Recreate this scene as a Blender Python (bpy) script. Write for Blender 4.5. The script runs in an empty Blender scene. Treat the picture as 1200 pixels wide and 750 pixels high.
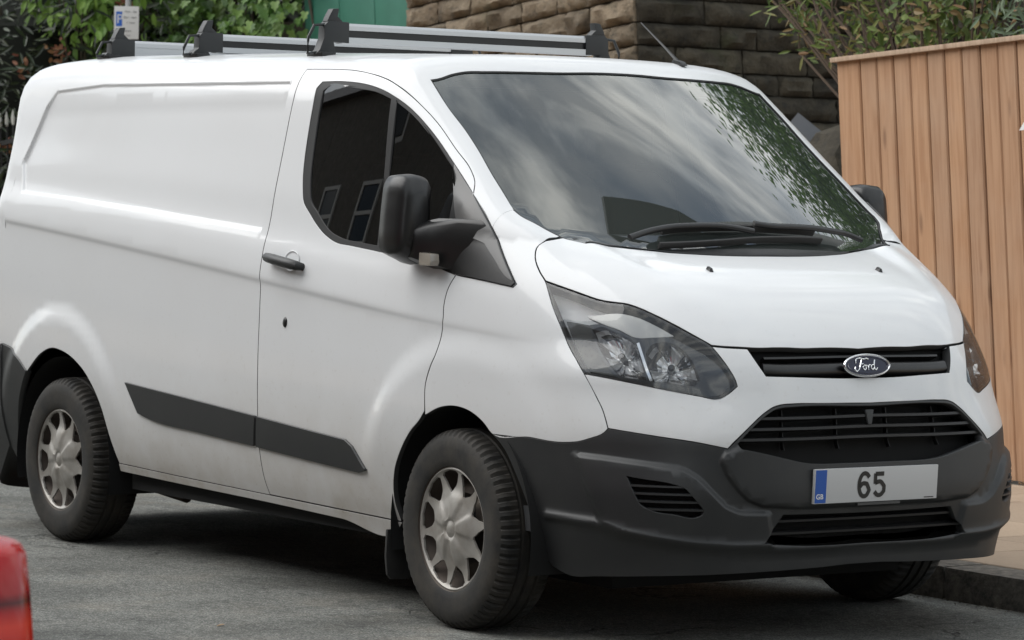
# Parked white panel van on a sloping street, Blender 4.5
import bpy, bmesh, math, random
import numpy as np
from mathutils import Vector, Matrix, noise
from mathutils.geometry import delaunay_2d_cdt
R = math.radians
C = bpy.context.scene.collection
sc = bpy.context.scene
# ---------------------------------------------------------------- camera
cam_d = bpy.data.cameras.new('camera'); cam = bpy.data.objects.new('camera', cam_d); C.objects.link(cam)
CAM = (8.81816, -6.74867, 1.44846); FW = Vector((-0.82582703, 0.56255811, -0.03921842)); RT = Vector((0.56228589, 0.82673136, 0.01870412))
UPV = RT.cross(FW)
m = Matrix((RT, UPV, -FW)).transposed().to_4x4(); m.translation = Vector(CAM)
cam.matrix_world = m
cam_d.sensor_width = 36; cam_d.lens = 3725.547/1200*36; cam_d.clip_start = .1; cam_d.clip_end = 2000
cam_d.dof.use_dof = True; cam_d.dof.focus_distance = 10.8; cam_d.dof.aperture_fstop = 9.0
sc.camera = cam
# ---------------------------------------------------------------- sky: bright broken cloud
SUN_EL, SUN_AZ = R(46), R(-132)      # azimuth measured from +X towards +Y
w = bpy.data.worlds.new('World'); sc.world = w; w.use_nodes = True
nt = w.node_tree; nt.nodes.clear()
def wn(t, **k):
    n = nt.nodes.new(t)
    for a, b in k.items(): setattr(n, a, b)
    return n
out = wn('ShaderNodeOutputWorld'); bg = wn('ShaderNodeBackground'); nt.links.new(bg.outputs[0], out.inputs[0])
sky = wn('ShaderNodeTexSky', sky_type='NISHITA', sun_disc=False, sun_elevation=SUN_EL, sun_rotation=R(90)-SUN_AZ)
bg.inputs['Strength'].default_value = .076
tc = wn('ShaderNodeTexCoord'); mp = wn('ShaderNodeMapping'); mp.inputs['Scale'].default_value = (4.6, 1.0, 1.25)
mp0 = wn('ShaderNodeMapping'); mp0.inputs['Rotation'].default_value = (0, 0, R(-207 + 12))      # streaky cloud drawn out along the street
nt.links.new(tc.outputs['Generated'], mp0.inputs[0]); nt.links.new(mp0.outputs[0], mp.inputs[0])
nz = wn('ShaderNodeTexNoise'); nz.inputs['Scale'].default_value = 3.6; nz.inputs['Detail'].default_value = 10; nz.inputs['Roughness'].default_value = .56; nz.inputs['Distortion'].default_value = .5
nt.links.new(mp.outputs[0], nz.inputs['Vector'])
cr = wn('ShaderNodeValToRGB'); cr.color_ramp.elements[0].position = .42; cr.color_ramp.elements[1].position = .58; cr.color_ramp.elements[0].color = (.34, .34, .34, 1)
nt.links.new(nz.outputs[0], cr.inputs[0])
nz2 = wn('ShaderNodeTexNoise'); nz2.inputs['Scale'].default_value = 4.5; nz2.inputs['Detail'].default_value = 5
nt.links.new(mp.outputs[0], nz2.inputs['Vector'])
cc = wn('ShaderNodeValToRGB'); cc.color_ramp.elements[0].position = .3; cc.color_ramp.elements[0].color = (5.0, 6.2, 7.8, 1); cc.color_ramp.elements[1].position = .7; cc.color_ramp.elements[1].color = (23, 23, 21.6, 1)
nt.links.new(nz2.outputs[0], cc.inputs[0])
mx = wn('ShaderNodeMixRGB'); nt.links.new(cr.outputs[0], mx.inputs[0]); nt.links.new(sky.outputs[0], mx.inputs[1]); nt.links.new(cc.outputs[0], mx.inputs[2])
nt.links.new(mx.outputs[0], bg.inputs[0])
sd = bpy.data.lights.new('sun', 'SUN'); sd.energy = 2.35; sd.angle = R(70); sd.color = (1, .98, .95)
so = bpy.data.objects.new('sun', sd); C.objects.link(so)
sv = Vector((math.cos(SUN_EL)*math.cos(SUN_AZ), math.cos(SUN_EL)*math.sin(SUN_AZ), math.sin(SUN_EL)))
so.rotation_euler = sv.to_track_quat('Z', 'Y').to_euler()
sc.view_settings.view_transform = 'Standard'; sc.view_settings.look = 'None'; sc.view_settings.exposure = .43; sc.view_settings.gamma = 1
sc.cycles.max_bounces = 8; sc.cycles.transparent_max_bounces = 16; sc.cycles.caustics_reflective = False; sc.cycles.caustics_refractive = False
random.seed(7); np.random.seed(7)
def hermite(xs, ys, sg=.012):
    xs = np.array(xs, float); ys = np.array(ys, float)
    m = np.gradient(ys, xs)
    def f(x):
        x = np.clip(x, xs[0], xs[-1]); i = np.clip(np.searchsorted(xs, x) - 1, 0, len(xs) - 2)
        h = xs[i + 1] - xs[i]; t = (x - xs[i]) / h
        return ((2*t**3 - 3*t**2 + 1) * ys[i] + (t**3 - 2*t**2 + t) * h * m[i] + (-2*t**3 + 3*t**2) * ys[i+1] + (t**3 - t**2) * h * m[i+1])
    g = np.linspace(xs[0], xs[-1], 3000); v = f(g)          # smoothed lookup table
    k = max(2, int(sg / (g[1] - g[0]))); w = np.exp(-np.linspace(-2, 2, 2*k+1)**2); w /= w.sum()
    v = np.convolve(np.pad(v, k, mode='reflect', reflect_type='odd'), w, 'valid')
    return lambda x: np.interp(x, g, v)
def smax(a, b, k):
    h = np.maximum(k - np.abs(a - b), 0) / k
    return np.maximum(a, b) + h*h*k/4
def smin(a, b, k): return -smax(-a, -b, k)
def sstep(x, a, b):
    t = np.clip((x - a) / (b - a), 0, 1); return t*t*(3 - 2*t)
def poly_sd(px, pz, poly):
    """signed distance to a closed polygon, negative inside"""
    d = np.full(np.shape(px), 1e9); s = np.zeros(np.shape(px), bool); n = len(poly)
    for i in range(n):
        ax, az = poly[i]; bx, bz = poly[(i+1) % n]
        ex, ez = bx-ax, bz-az; wx, wz = px-ax, pz-az
        t = np.clip((wx*ex + wz*ez) / (ex*ex + ez*ez + 1e-12), 0, 1)
        d = np.minimum(d, (wx-ex*t)**2 + (wz-ez*t)**2)
        c = ((az <= pz) & (bz > pz)) | ((bz <= pz) & (az > pz))
        with np.errstate(all='ignore'): xi = ax + (pz-az)/(bz-az + (1e-12 if bz == az else 0)) * ex
        s ^= c & (px < xi)
    return np.where(s, -1, 1) * np.sqrt(d)
def line_d(px, pz, line):
    d = np.full(np.shape(px), 1e9)
    for i in range(len(line)-1):
        ax, az = line[i]; bx, bz = line[i+1]; ex, ez = bx-ax, bz-az
        t = np.clip(((px-ax)*ex + (pz-az)*ez) / (ex*ex+ez*ez+1e-12), 0, 1)
        d = np.minimum(d, (px-ax-ex*t)**2 + (pz-az-ez*t)**2)
    return np.sqrt(d)
P_ = hermite([.15,.25,.323,.38,.453,.55,.642,.845,1.0,1.09,1.15,1.20,1.25,1.295,1.453,1.585,1.74,1.878,1.95,2.1],
             [.875,.90,.925,.945,.963,.977,.982,.984,.980,.9775,.9765,.9715,.963,.950,.921,.893,.860,.826,.808,.76])
HAT = hermite([.3,.65,.95,1.3,1.75,2.1],[0,0,1,1,0,0])
XC = hermite([.1,.20,.26,.36,.45,.51,.58,.66,.75,.80,.87,.912,.96,.985,1.05,1.15,1.3],
             [.94,.965,.975,.985,.998,1.004,1.002,.997,.99,.983,.966,.956,.938,.926,.885,.80,.6], .04)
AF = hermite([-.2,0,.2,.365,.45,.55,.65,.75,.83,.90,.95,.985,1.05,1.2],[.004,0,.004,.014,.028,.055,.105,.190,.298,.43,.60,.80,1.3,3.])
A2 = hermite([-.2,0,.2,.365,.45,.554,.65,.75,.83,.90,1.0,1.2],[.004,0,.004,.018,.038,.09,.13,.185,.245,.31,.43,.7])
ZH = hermite([-.8,.2,.3,.42,.5,.58,.66,.74,.80,.86,.90,.93,.96,1.0,1.3],[1.40,1.30,1.285,1.262,1.243,1.222,1.195,1.158,1.12,1.068,1.025,.985,.93,.80,-1.])
ZR = hermite([-4.2,-3.75,-3.63,-3.55,-3.4,-3.0,-2.2,-1.3,-.8,-.571,-.5,-.4,0],[1.82,1.93,1.960,1.970,1.978,1.985,1.99,1.985,1.972,1.957,1.948,1.93,1.83])
XR = hermite([.2,.3,.5,.75,1.0,1.427,1.632,1.872,1.95,2.1],[-3.82,-3.87,-3.88,-3.82,-3.76,-3.71,-3.715,-3.74,-3.735,-3.65])
LIFT = hermite([-4.2,-3.2,-2.6,-2.0,-1.3,-1.0,-.6,-.2],[.052,.05,.042,.028,.006,0,-.008,0])
RECESS = [(-3.29,1.843),(-3.36,1.775),(-3.465,1.55),(-3.395,1.425),(-2.9,1.402),(-2.247,1.363),(-1.345,1.303),(-1.345,1.846),(-2.869,1.862)]
BUMPS = []          # (kind, polygon or line in (u, z) of the front map, height, softness)
def W(x, z):
    zc = 1.026 - .081*x
    ze = z - (zc - 1.130) * HAT(z)
    w = P_(ze - LIFT(x)*sstep(z, 1.45, 1.8))
    w = w + .007 / (1 + np.exp(-np.clip((ze-1.120)/.0055, -40, 40))) * np.exp(-np.clip(ze-1.12, 0, 1)/.09) * (1 - sstep(x, .1, .8)) 
    w = w - .030*np.clip((-x-1.5)/2.3, 0, 2)**2 - .055*np.clip(x+.2, 0, 3)**2
    w = w - .034*sstep(x, -.75, -.2)*sstep(z, 1.25, 1.5)
    r = np.hypot(x+2.945, (z-.36)); w = w + .022*(1-sstep(r, .53, .625))*sstep(z,.40,.75)
    r = np.hypot(x-.03, (z-.36)); w = w + .021*(1-sstep(r, .53, .645))*sstep(z,.40,.75)
    return w
def wfull(x, z):
    w = W(x, z)
    m = (x < -1.2) & (z > 1.2)
    if np.any(m):
        sd = poly_sd(x[m], z[m], RECESS); w[m] -= .014*(1-sstep(sd, -.005, .009))
    return w
def Xf(y, z):
    a = AF(y) + .035*(np.minimum(y, .62)/.55)**2 * sstep(z, .66, .84) + .06*sstep(y,.6,.85)*sstep(z,.86,1.0) - .02*sstep(y,.5,.8)*(1-sstep(z,.5,.66)) + .03*sstep(y,.5,.8)*(1-sstep(z,.25,.4))
    return XC(z) - a
def top(x, y):
    zh = ZH(x + A2(y)) + .040*sstep(y, .35, .75)*(1-sstep(x, .2, .6))
    # bonnet flank ridge
    yr = np.interp(x, [.2,.5,.7,.85],[.66,.60,.54,.47])
    zh = zh + .010*np.exp(-((y-yr)/.05)**2)*sstep(x,.15,.35)*(1-sstep(x,.6,.86)) - .010*sstep(y-yr,0,.12)*sstep(x,.15,.35)*(1-sstep(x,.6,.86))
    zw = 1.262 + .715*(.42 - x - .27*y*y)
    zr = ZR(x) + .62*LIFT(x) - .012*sstep(x,-3.2,-2.4)*(1-sstep(x,-1.0,-.5)) - .018*(y/.7)**2 - .03*(y/.77)**8
    return smin(smax(zh, zw, .012 + .09*sstep(y, .70, .80)), zr, .045)
def front_u(x, y): return np.arctan2(y, x+.3)*1.2
def F(P, detail=True):
    x, y, z = P[..., 0], np.abs(P[..., 1]), P[..., 2]
    fs = y - W(x, z)
    ya = np.minimum(y, 1.0); sl = (AF(ya+.01)-AF(ya-.01))/.02
    fx = (x - Xf(y, z))/np.sqrt(1+sl*sl)
    fz = z - top(x, y)
    fr = XR(z) + .07*(y/.9)**4 - x
    f = smax(fs, fz, .09)
    f = smax(f, np.clip(fx, -3, 3), .09)
    f = smax(f, fr, .06)
    if detail:
        m = (x < -1.2) & (z > 1.2) & (z < 1.95) & (y > .6)
        if np.any(m): f = f.copy(); f[m] += (.015 - .008*sstep(z[m], 1.74, 1.84))*(1-sstep(poly_sd(x[m], z[m], RECESS), -.006, .008))
    if detail and BUMPS:
        m = (x > .25) & (z < 1.1) & (f < .3) & (f > -.3)
        if np.any(m):
            u = front_u(x[m], y[m]); zz = z[m]; o = np.zeros(len(u))
            for kind, pl, h, soft in BUMPS:
                if kind == 'poly': o += h*(1-sstep(poly_sd(u, zz, pl), -soft, soft))
                else: o += h*np.exp(-(line_d(u, zz, pl)/soft)**2)
            f = f.copy(); f[m] -= o
    return f
def solve(O, D, t0, t1, n=34, detail=True):
    """root of F along O + t D, F(t0) < 0 < F(t1)"""
    a = np.full(len(O), float(t0)); b = np.full(len(O), float(t1))
    for _ in range(n):
        m = (a+b)/2; s = F(O + D*m[:, None], detail) > 0
        b = np.where(s, m, b); a = np.where(s, a, m)
    return O + D*((a+b)/2)[:, None]
def normal(P, e=.0015, detail=True):
    g = np.stack([F(P+np.eye(3)[i]*e, detail) - F(P-np.eye(3)[i]*e, detail) for i in range(3)], -1)
    return g/np.linalg.norm(g, axis=1)[:, None]
# --- maps: (u, v) <-> surface
ZS = .95; RS = .95
def side_rays(U, s):
    n = len(U); ph = U[:, 1]/RS
    return np.stack([U[:, 0], np.zeros(n), np.full(n, ZS)], 1), np.stack([np.zeros(n), s*np.cos(ph), np.sin(ph)], 1)
def side_uv(P): return np.stack([P[:, 0], np.arctan2(P[:, 2]-ZS, np.abs(P[:, 1]))*RS], 1)
def front_rays(U, s=1):
    n = len(U); a = U[:, 0]/1.2
    return np.stack([np.full(n, -.3), np.zeros(n), U[:, 1]], 1), np.stack([np.cos(a), s*np.sin(a), np.zeros(n)], 1)
def front_uv(P): return np.stack([np.arctan2(P[:, 1], P[:, 0]+.3)*1.2, P[:, 2]], 1)
def top_rays(U, s=1):
    n = len(U); return np.stack([U[:, 0], U[:, 1], np.full(n, .9)], 1), np.tile([0., 0., 1.], (n, 1))
def top_uv(P): return P[:, :2].copy()
def rear_rays(U, s=1):
    n = len(U); return np.tile([-2.7, 0., 1.0], (n, 1)), np.stack([-np.ones(n), U[:, 0], U[:, 1]], 1)
def rear_uv(P): return np.stack([P[:, 1]/(-2.7-P[:, 0]), (P[:, 2]-1.0)/(-2.7-P[:, 0])], 1)
# outlines of the panels in the coordinates of their maps (metres)
D = {
 'door': [(-1.29,0.8314),(-1.1419,0.8304),(-0.9587,0.8248),(-0.7982,0.8079),(-0.6199,0.7774),(-0.4972,0.7487),(-0.3745,0.7063),(-0.2512,0.6439),(-0.1484,0.5879),(-0.1034,0.549),(-0.0725,0.5009),(0.0629,0.402),(0.1458,0.3182),(0.2474,0.2175),(0.2366,0.2043),(0.0703,0.2176),(-0.0475,0.2265),(-0.0717,0.1837),(-0.0827,0.121),(-0.0789,0.0847),(-0.0831,0.0482),(-0.089,0.0003),(-0.1004,-0.0415),(-0.1198,-0.0778),(-0.1409,-0.1301),(-0.1403,-0.2172),(-0.1681,-0.2446),(-0.2288,-0.2852),(-0.2989,-0.349),(-0.3607,-0.424),(-0.3893,-0.5059),(-0.3812,-0.5692),(-0.7797,-0.5641),(-1.279,-0.5574),(-1.288,-0.509),(-1.29,-0.4524),(-1.29,-0.3795),(-1.29,-0.2893),(-1.29,-0.1013),(-1.29,0.1594),(-1.29,0.2178),(-1.29,0.2627),(-1.29,0.3327),(-1.29,0.4751),(-1.29,0.5869),(-1.29,0.6719),(-1.29,0.7466),(-1.29,0.81)],
 'fender': [(0.341,0.2417),(0.3714,0.2029),(0.4056,0.1528),(0.4461,0.0947),(0.4931,0.0245),(0.5505,-0.039),(0.579,-0.0743),(0.6275,-0.1556),(0.6536,-0.1983),(0.6692,-0.2298),(0.6829,-0.2608),(0.6745,-0.2718),(0.6322,-0.2857),(0.5956,-0.2921),(0.555,-0.2925),(0.4012,-0.2754),(0.2157,-0.2665),(0.1829,-0.2413),(0.1132,-0.2086),(0.025,-0.194),(-0.0551,-0.2012),(-0.1382,-0.2288),(-0.1409,-0.1301),(-0.1198,-0.0778),(-0.1004,-0.0415),(-0.089,0.0003),(-0.0831,0.0482),(-0.0789,0.0847),(-0.0827,0.121),(-0.0717,0.1837),(-0.0475,0.2265),(0.0703,0.2176),(0.1943,0.2076),(0.2366,0.2043),(0.2474,0.2175),(0.1458,0.3182),(0.0629,0.402),(0.0625,0.4363),(0.0604,0.4646),(0.0614,0.4945),(0.1069,0.4768),(0.1427,0.4711),(0.1779,0.4624),(0.2144,0.4555),(0.2299,0.4057),(0.234,0.3647),(0.2494,0.335),(0.3014,0.276)],
 'side_low': [(-1.29,0.8482),(-1.29,0.81),(-1.29,0.7466),(-1.29,0.6719),(-1.29,0.5869),(-1.29,0.4751),(-1.29,0.3327),(-1.29,0.2627),(-1.29,0.2178),(-1.29,0.1594),(-1.29,-0.1013),(-1.29,-0.2893),(-1.29,-0.3795),(-1.29,-0.4524),(-1.288,-0.509),(-1.279,-0.5574),(-1.852,-0.5495),(-2.4748,-0.5409),(-2.5005,-0.4633),(-2.54,-0.3446),(-2.6333,-0.2464),(-2.7572,-0.1863),(-2.8774,-0.1582),(-2.9724,-0.1532),(-3.0815,-0.1815),(-3.1816,-0.2356),(-3.2118,-0.2536),(-3.3071,-0.2031),(-3.4519,-0.1713)],
 'sill_line': [(-2.4761,-0.5425),(-1.8532,-0.551),(-1.2745,-0.5588),(-0.7806,-0.5655),(-0.382,-0.5705)],
 'sill_bot': [(-0.426,-0.5975),(-0.7967,-0.5908),(-1.2925,-0.581),(-1.8699,-0.5741),(-2.4809,-0.5675)],
 'win_out': [(-1.1479,0.7654),(-1.1244,0.7849),(-0.994,0.7852),(-0.8099,0.7744),(-0.6296,0.7475),(-0.4943,0.7172),(-0.3589,0.6656),(-0.2277,0.5962),(-0.0725,0.5009),(0.0629,0.402),(0.1458,0.3182),(0.2474,0.2175),(0.2366,0.2043),(0.0703,0.2176),(-0.0475,0.2265),(-0.1529,0.2456),(-0.5204,0.2855),(-0.7159,0.3011),(-0.8089,0.3086),(-0.8898,0.3312),(-1.0278,0.4047),(-1.0777,0.4397),(-1.1025,0.4884)],
 'glass_rear': [(-1.098,0.7588),(-1.0717,0.7693),(-0.9489,0.7696),(-0.8505,0.7631),(-0.7345,0.7538),(-0.6264,0.7366),(-0.5867,0.5441),(-0.5442,0.3061),(-0.6654,0.3141),(-0.7934,0.3265),(-0.8689,0.3462),(-0.9752,0.4057),(-1.0354,0.4458),(-1.053,0.4836),(-1.0846,0.641)],
 'glass_quarter': [(-0.5901,0.7305),(-0.4842,0.7028),(-0.3615,0.6529),(-0.2545,0.5967),(-0.2037,0.5661),(-0.1685,0.4945),(-0.1462,0.3927),(-0.2037,0.2832),(-0.5141,0.3055),(-0.558,0.5329)],
 'sail_top': [(-0.2186,0.5885),(-0.0714,0.4993),(-0.1079,0.403),(-0.1627,0.4834)],
 'sail': [(-0.0702,0.4978),(0.0611,0.3985),(0.1443,0.3147),(0.2398,0.2198),(0.2314,0.2083),(0.0688,0.2219),(-0.0634,0.2329),(-0.1228,0.3151),(-0.1214,0.3771),(-0.1068,0.4003)],
 'strip_rear': [(-2.3293,-0.2498),(-1.7885,-0.277),(-1.2938,-0.304),(-1.3127,-0.4005),(-1.7299,-0.3838),(-2.1422,-0.3628),(-2.2245,-0.3506)],
 'strip_door': [(-1.2813,-0.3051),(-0.9929,-0.3215),(-0.6658,-0.3392),(-0.6207,-0.357),(-0.5804,-0.3905),(-0.5378,-0.4228),(-0.585,-0.4333),(-0.9476,-0.4182),(-1.296,-0.4021)],
 'bumper_rear': [(-3.4519,-0.1713),(-3.3071,-0.2031),(-3.2118,-0.2536),(-3.2512,-0.2939),(-3.3043,-0.3617),(-3.3502,-0.4398),(-3.4057,-0.5407),(-3.4567,-0.6195),(-3.4345,-0.6711),(-3.4372,-0.5764),(-3.4459,-0.5473),(-3.5632,-0.5201)],
 'roof_side': [(-0.5446,0.7357),(-0.4094,0.748),(-0.2948,0.7483),(-0.212,0.7545),(-0.0925,0.7708),(-0.0107,0.7786),(0.0614,0.7867),(0.0604,0.8252),(0.0625,0.8501),(0.0629,0.8702),(-0.0725,0.8558),(-0.1034,0.8301),(-0.1484,0.8167),(-0.2512,0.8122),(-0.3745,0.807),(-0.4972,0.8138),(-0.6199,0.8216),(-0.7982,0.8068),(-0.9587,0.7942),(-1.1419,0.7915),(-1.3137,0.7929),(-1.3263,0.7766),(-1.3778,0.732)],
 'ws_top': [(-0.5446,0.7357),(-0.5407,0.7064),(-0.5442,0.644),(-0.5409,0.5926),(-0.5224,0.5148),(-0.4893,0.3551),(-0.4714,0.2199)],
 'ws_side': [(-0.5446,0.7357),(-0.4094,0.748),(-0.2948,0.7483),(-0.212,0.7545),(-0.0925,0.7708),(-0.0107,0.7786),(0.0614,0.7867),(0.1069,0.7742),(0.1427,0.7479),(0.1779,0.726),(0.2144,0.7028)],
 'hood_rear': [(0.2144,0.7028),(0.2992,0.6589),(0.315,0.552),(0.3458,0.4693),(0.3927,0.3451),(0.4256,0.209),(0.4361,0.1086)],
 'hood_side': [(0.2299,0.7717),(0.234,0.8092),(0.2494,0.8251),(0.3014,0.8429),(0.341,0.8459),(0.4185,0.8153),(0.4773,0.789),(0.5377,0.7575),(0.5708,0.734),(0.6016,0.709),(0.6356,0.6862),(0.6855,0.6548),(0.7326,0.6214),(0.7807,0.5821),(0.8293,0.5365),(0.8476,0.5025),(0.8759,0.4316),(0.9061,0.2637),(0.9166,0.0945)],
 'lamp': [(1.1069,1.17),(1.0181,1.1477),(0.9514,1.1304),(0.8822,1.1133),(0.8404,1.109),(0.7996,1.1057),(0.7594,1.0949),(0.7037,1.0722),(0.6501,1.0468),(0.5929,1.016),(0.5322,0.9798),(0.5088,0.9483),(0.4856,0.9114),(0.467,0.8743),(0.4627,0.8557),(0.4843,0.8369),(0.5207,0.8163),(0.5757,0.8242),(0.675,0.8419),(0.7757,0.8602),(0.8819,0.8774),(0.9249,0.8831),(0.9464,0.9148),(0.9889,0.9721),(1.0267,1.0359),(1.0596,1.0893),(1.0846,1.135)],
 'fascia': [(0.5322,0.9798),(0.4953,0.9768),(0.4194,0.9733),(0.3927,0.9267),(0.3688,0.8883),(0.2579,0.8847),(0.1029,0.8794),(0.0671,0.7991),(0.1698,0.8),(0.2854,0.8006),(0.3289,0.7977),(0.3517,0.7915),(0.3788,0.7757),(0.4346,0.7284),(0.4857,0.6796),(0.5008,0.6623),(0.5841,0.6804),(0.7116,0.6988),(0.8425,0.7158),(0.8511,0.7447),(0.8616,0.7735),(0.882,0.8114),(0.9249,0.8831),(0.8819,0.8774),(0.7757,0.8602),(0.675,0.8419),(0.5757,0.8242),(0.5207,0.8163),(0.4843,0.8369),(0.4627,0.8557),(0.467,0.8743),(0.4856,0.9114),(0.5088,0.9483)],
 'bumper': [(0.8425,0.7158),(0.7116,0.6988),(0.5841,0.6804),(0.5008,0.6623),(0.4832,0.6796),(0.4346,0.7284),(0.3788,0.7757),(0.3517,0.7915),(0.3289,0.7977),(0.2854,0.8006),(0.0671,0.7991),(0.0496,0.2766),(0.1799,0.2707),(0.3038,0.2672),(0.4699,0.2622),(0.6229,0.2551),(0.7245,0.2495),(0.8685,0.2381),(0.9638,0.2307),(1.0335,0.2542),(1.0704,0.298),(1.1122,0.4183),(1.1673,0.5324),(1.2364,0.6292),(1.2958,0.672),(1.1158,0.6696),(0.9733,0.6637),(0.9358,0.6688),(0.9002,0.6806),(0.8534,0.703)],
 'grille': [(0.4731,0.6782),(0.4268,0.7257),(0.3727,0.7703),(0.3467,0.7847),(0.3239,0.7899),(0.2862,0.7926),(0.0682,0.7909),(0.0759,0.6072),(0.2761,0.6161),(0.3227,0.6274),(0.4053,0.6479),(0.463,0.6608)],
 'upper_grille': [(0.4195,0.9728),(0.3927,0.9267),(0.3688,0.8883),(0.2579,0.8847),(0.1029,0.8794),(0.0759,0.9707)],
 'low_grille': [(0.3237,0.4505),(0.3864,0.3573),(0.2427,0.346),(0.0564,0.3455),(0.0694,0.447),(0.1974,0.4496)],
 'vent': [(0.7853,0.5716),(0.7444,0.5658),(0.6519,0.5509),(0.6254,0.5409),(0.5991,0.5108),(0.5677,0.4688),(0.5736,0.4524),(0.59,0.4441),(0.6493,0.4526),(0.7161,0.4649),(0.7429,0.4799),(0.7641,0.5193)],
 'pod': [(0.9404,0.6291),(0.8572,0.6237),(0.7319,0.6116),(0.6256,0.5968),(0.5861,0.5709),(0.5394,0.5187),(0.5036,0.4805),(0.4647,0.4624),(0.3745,0.4576),(0.3525,0.3493),(0.4739,0.35),(0.5938,0.3591),(0.6943,0.3745),(0.7961,0.3921),(0.8532,0.4153),(0.8762,0.4591),(0.9066,0.5261),(0.932,0.5999)],
 'plate_panel': [(0.5082,0.6489),(0.5204,0.6248),(0.5005,0.5765),(0.4673,0.5332),(0.4331,0.5055),(0.3762,0.4851),(0.261,0.473),(0.1042,0.4666),(0.0988,0.8062),(0.3278,0.8099),(0.3999,0.7679),(0.4668,0.7101)],
 'chin': [(1.0432,0.4251),(0.8758,0.4149),(0.796,0.388),(0.6941,0.3689),(0.5935,0.3536),(0.4737,0.3446),(0.3089,0.3421),(0.1218,0.3416)],
 'plate': [(0.2148,0.5916),(0.2626,0.5884),(0.2575,0.4778),(0.2198,0.4815)],
 'washer': [(0.5901,0.3631)],
 'handle': [(-1.2082,0.2412),(-0.9925,0.2183)],
 'handle_dish': [(-1.0749,0.2364)],
 'lock': [(-1.1005,0.0269)],
 'recess_u': [(-3.325,0.4436),(-2.7321,0.4172),(-2.2491,0.3901),(-1.3322,0.3375)],
 'wiper_arm_a': [(0.3255,0.5014),(0.3092,0.4447),(0.3111,0.3734),(0.3122,0.3032),(0.3205,0.1862),(0.3247,0.089),(0.3174,0.0277)],
 'wiper_blade_a': [(0.296,0.3485),(0.2962,0.2844),(0.2998,0.2223),(0.3086,0.1018),(0.312,0.0208),(0.3096,0.1572),(0.3029,0.2993)],
 'wiper_arm_b': [(0.3225,0.4946),(0.3129,0.4033),(0.3109,0.3167),(0.3161,0.2344),(0.3275,0.1162),(0.3534,0.0002)],
 'wiper_blade_b': [(0.3507,0.399),(0.3636,0.2877),(0.3692,0.1661),(0.3613,0.0064),(0.3526,0.1419),(0.3379,0.3054)],
 'feet': [(-1.2112,0.8668),(-2.248,0.8682),(-2.9984,0.8573)],
 'lock2': [(-1.1005,0.0269)],
 'sail_cap': [(-0.0694,0.4943),(0.0581,0.3979),(0.1411,0.3142),(0.2323,0.2251),(0.2114,0.2321),(0.1209,0.2959),(0.0584,0.341),(-0.0237,0.3589),(-0.0957,0.3758),(-0.1022,0.4005)],
 'lamp_blade': [(0.7602,0.9884),(0.7464,0.9489),(0.7332,0.9096),(0.7177,0.8702)],
 'lamp_dark': [(1.0132,1.0526),(0.9293,1.0418),(0.9078,0.9912),(0.8779,0.9388),(0.8453,0.9029),(0.8232,0.8851),(0.8828,0.8934),(0.9167,0.9),(0.9431,0.9363),(0.9789,0.9886)],
 'lamp_bowl1': [(0.9193,1.0286),(0.8847,1.0379),(0.8408,1.0232),(0.7873,1.0008),(0.7655,0.9882),(0.7543,0.9513),(0.7408,0.9067),(0.7328,0.8724),(0.7761,0.8762),(0.8178,0.8827),(0.8518,0.9212),(0.8922,0.9756)],
 'lamp_bowl2': [(0.7387,0.9598),(0.7206,0.9869),(0.6865,0.9984),(0.6474,0.994),(0.6071,0.9629),(0.5809,0.9156),(0.5694,0.8759),(0.5875,0.857),(0.6251,0.859),(0.6751,0.866),(0.7152,0.8702),(0.7306,0.9123)],
 'lamp_lowbezel': [(0.9263,1.0419),(0.894,1.0456),(0.8356,1.0314),(0.7659,1.0069),(0.7127,1.011),(0.6598,1.0122),(0.6056,0.9894),(0.5576,0.961),(0.5205,0.9323),(0.4895,0.8901),(0.4806,0.8609),(0.5098,0.834),(0.5379,0.8284),(0.6252,0.843),(0.7759,0.8682),(0.823,0.8798),(0.8629,0.9234),(0.9045,0.9859)],
 'lamp_ind': [(0.9377,1.0686),(0.8878,1.0782),(0.8329,1.0851),(0.7674,1.0761),(0.7042,1.051),(0.6462,1.0204),(0.6729,1.0173),(0.7126,1.0137),(0.766,1.0095),(0.8301,1.0343),(0.8825,1.0487)],
}
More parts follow.
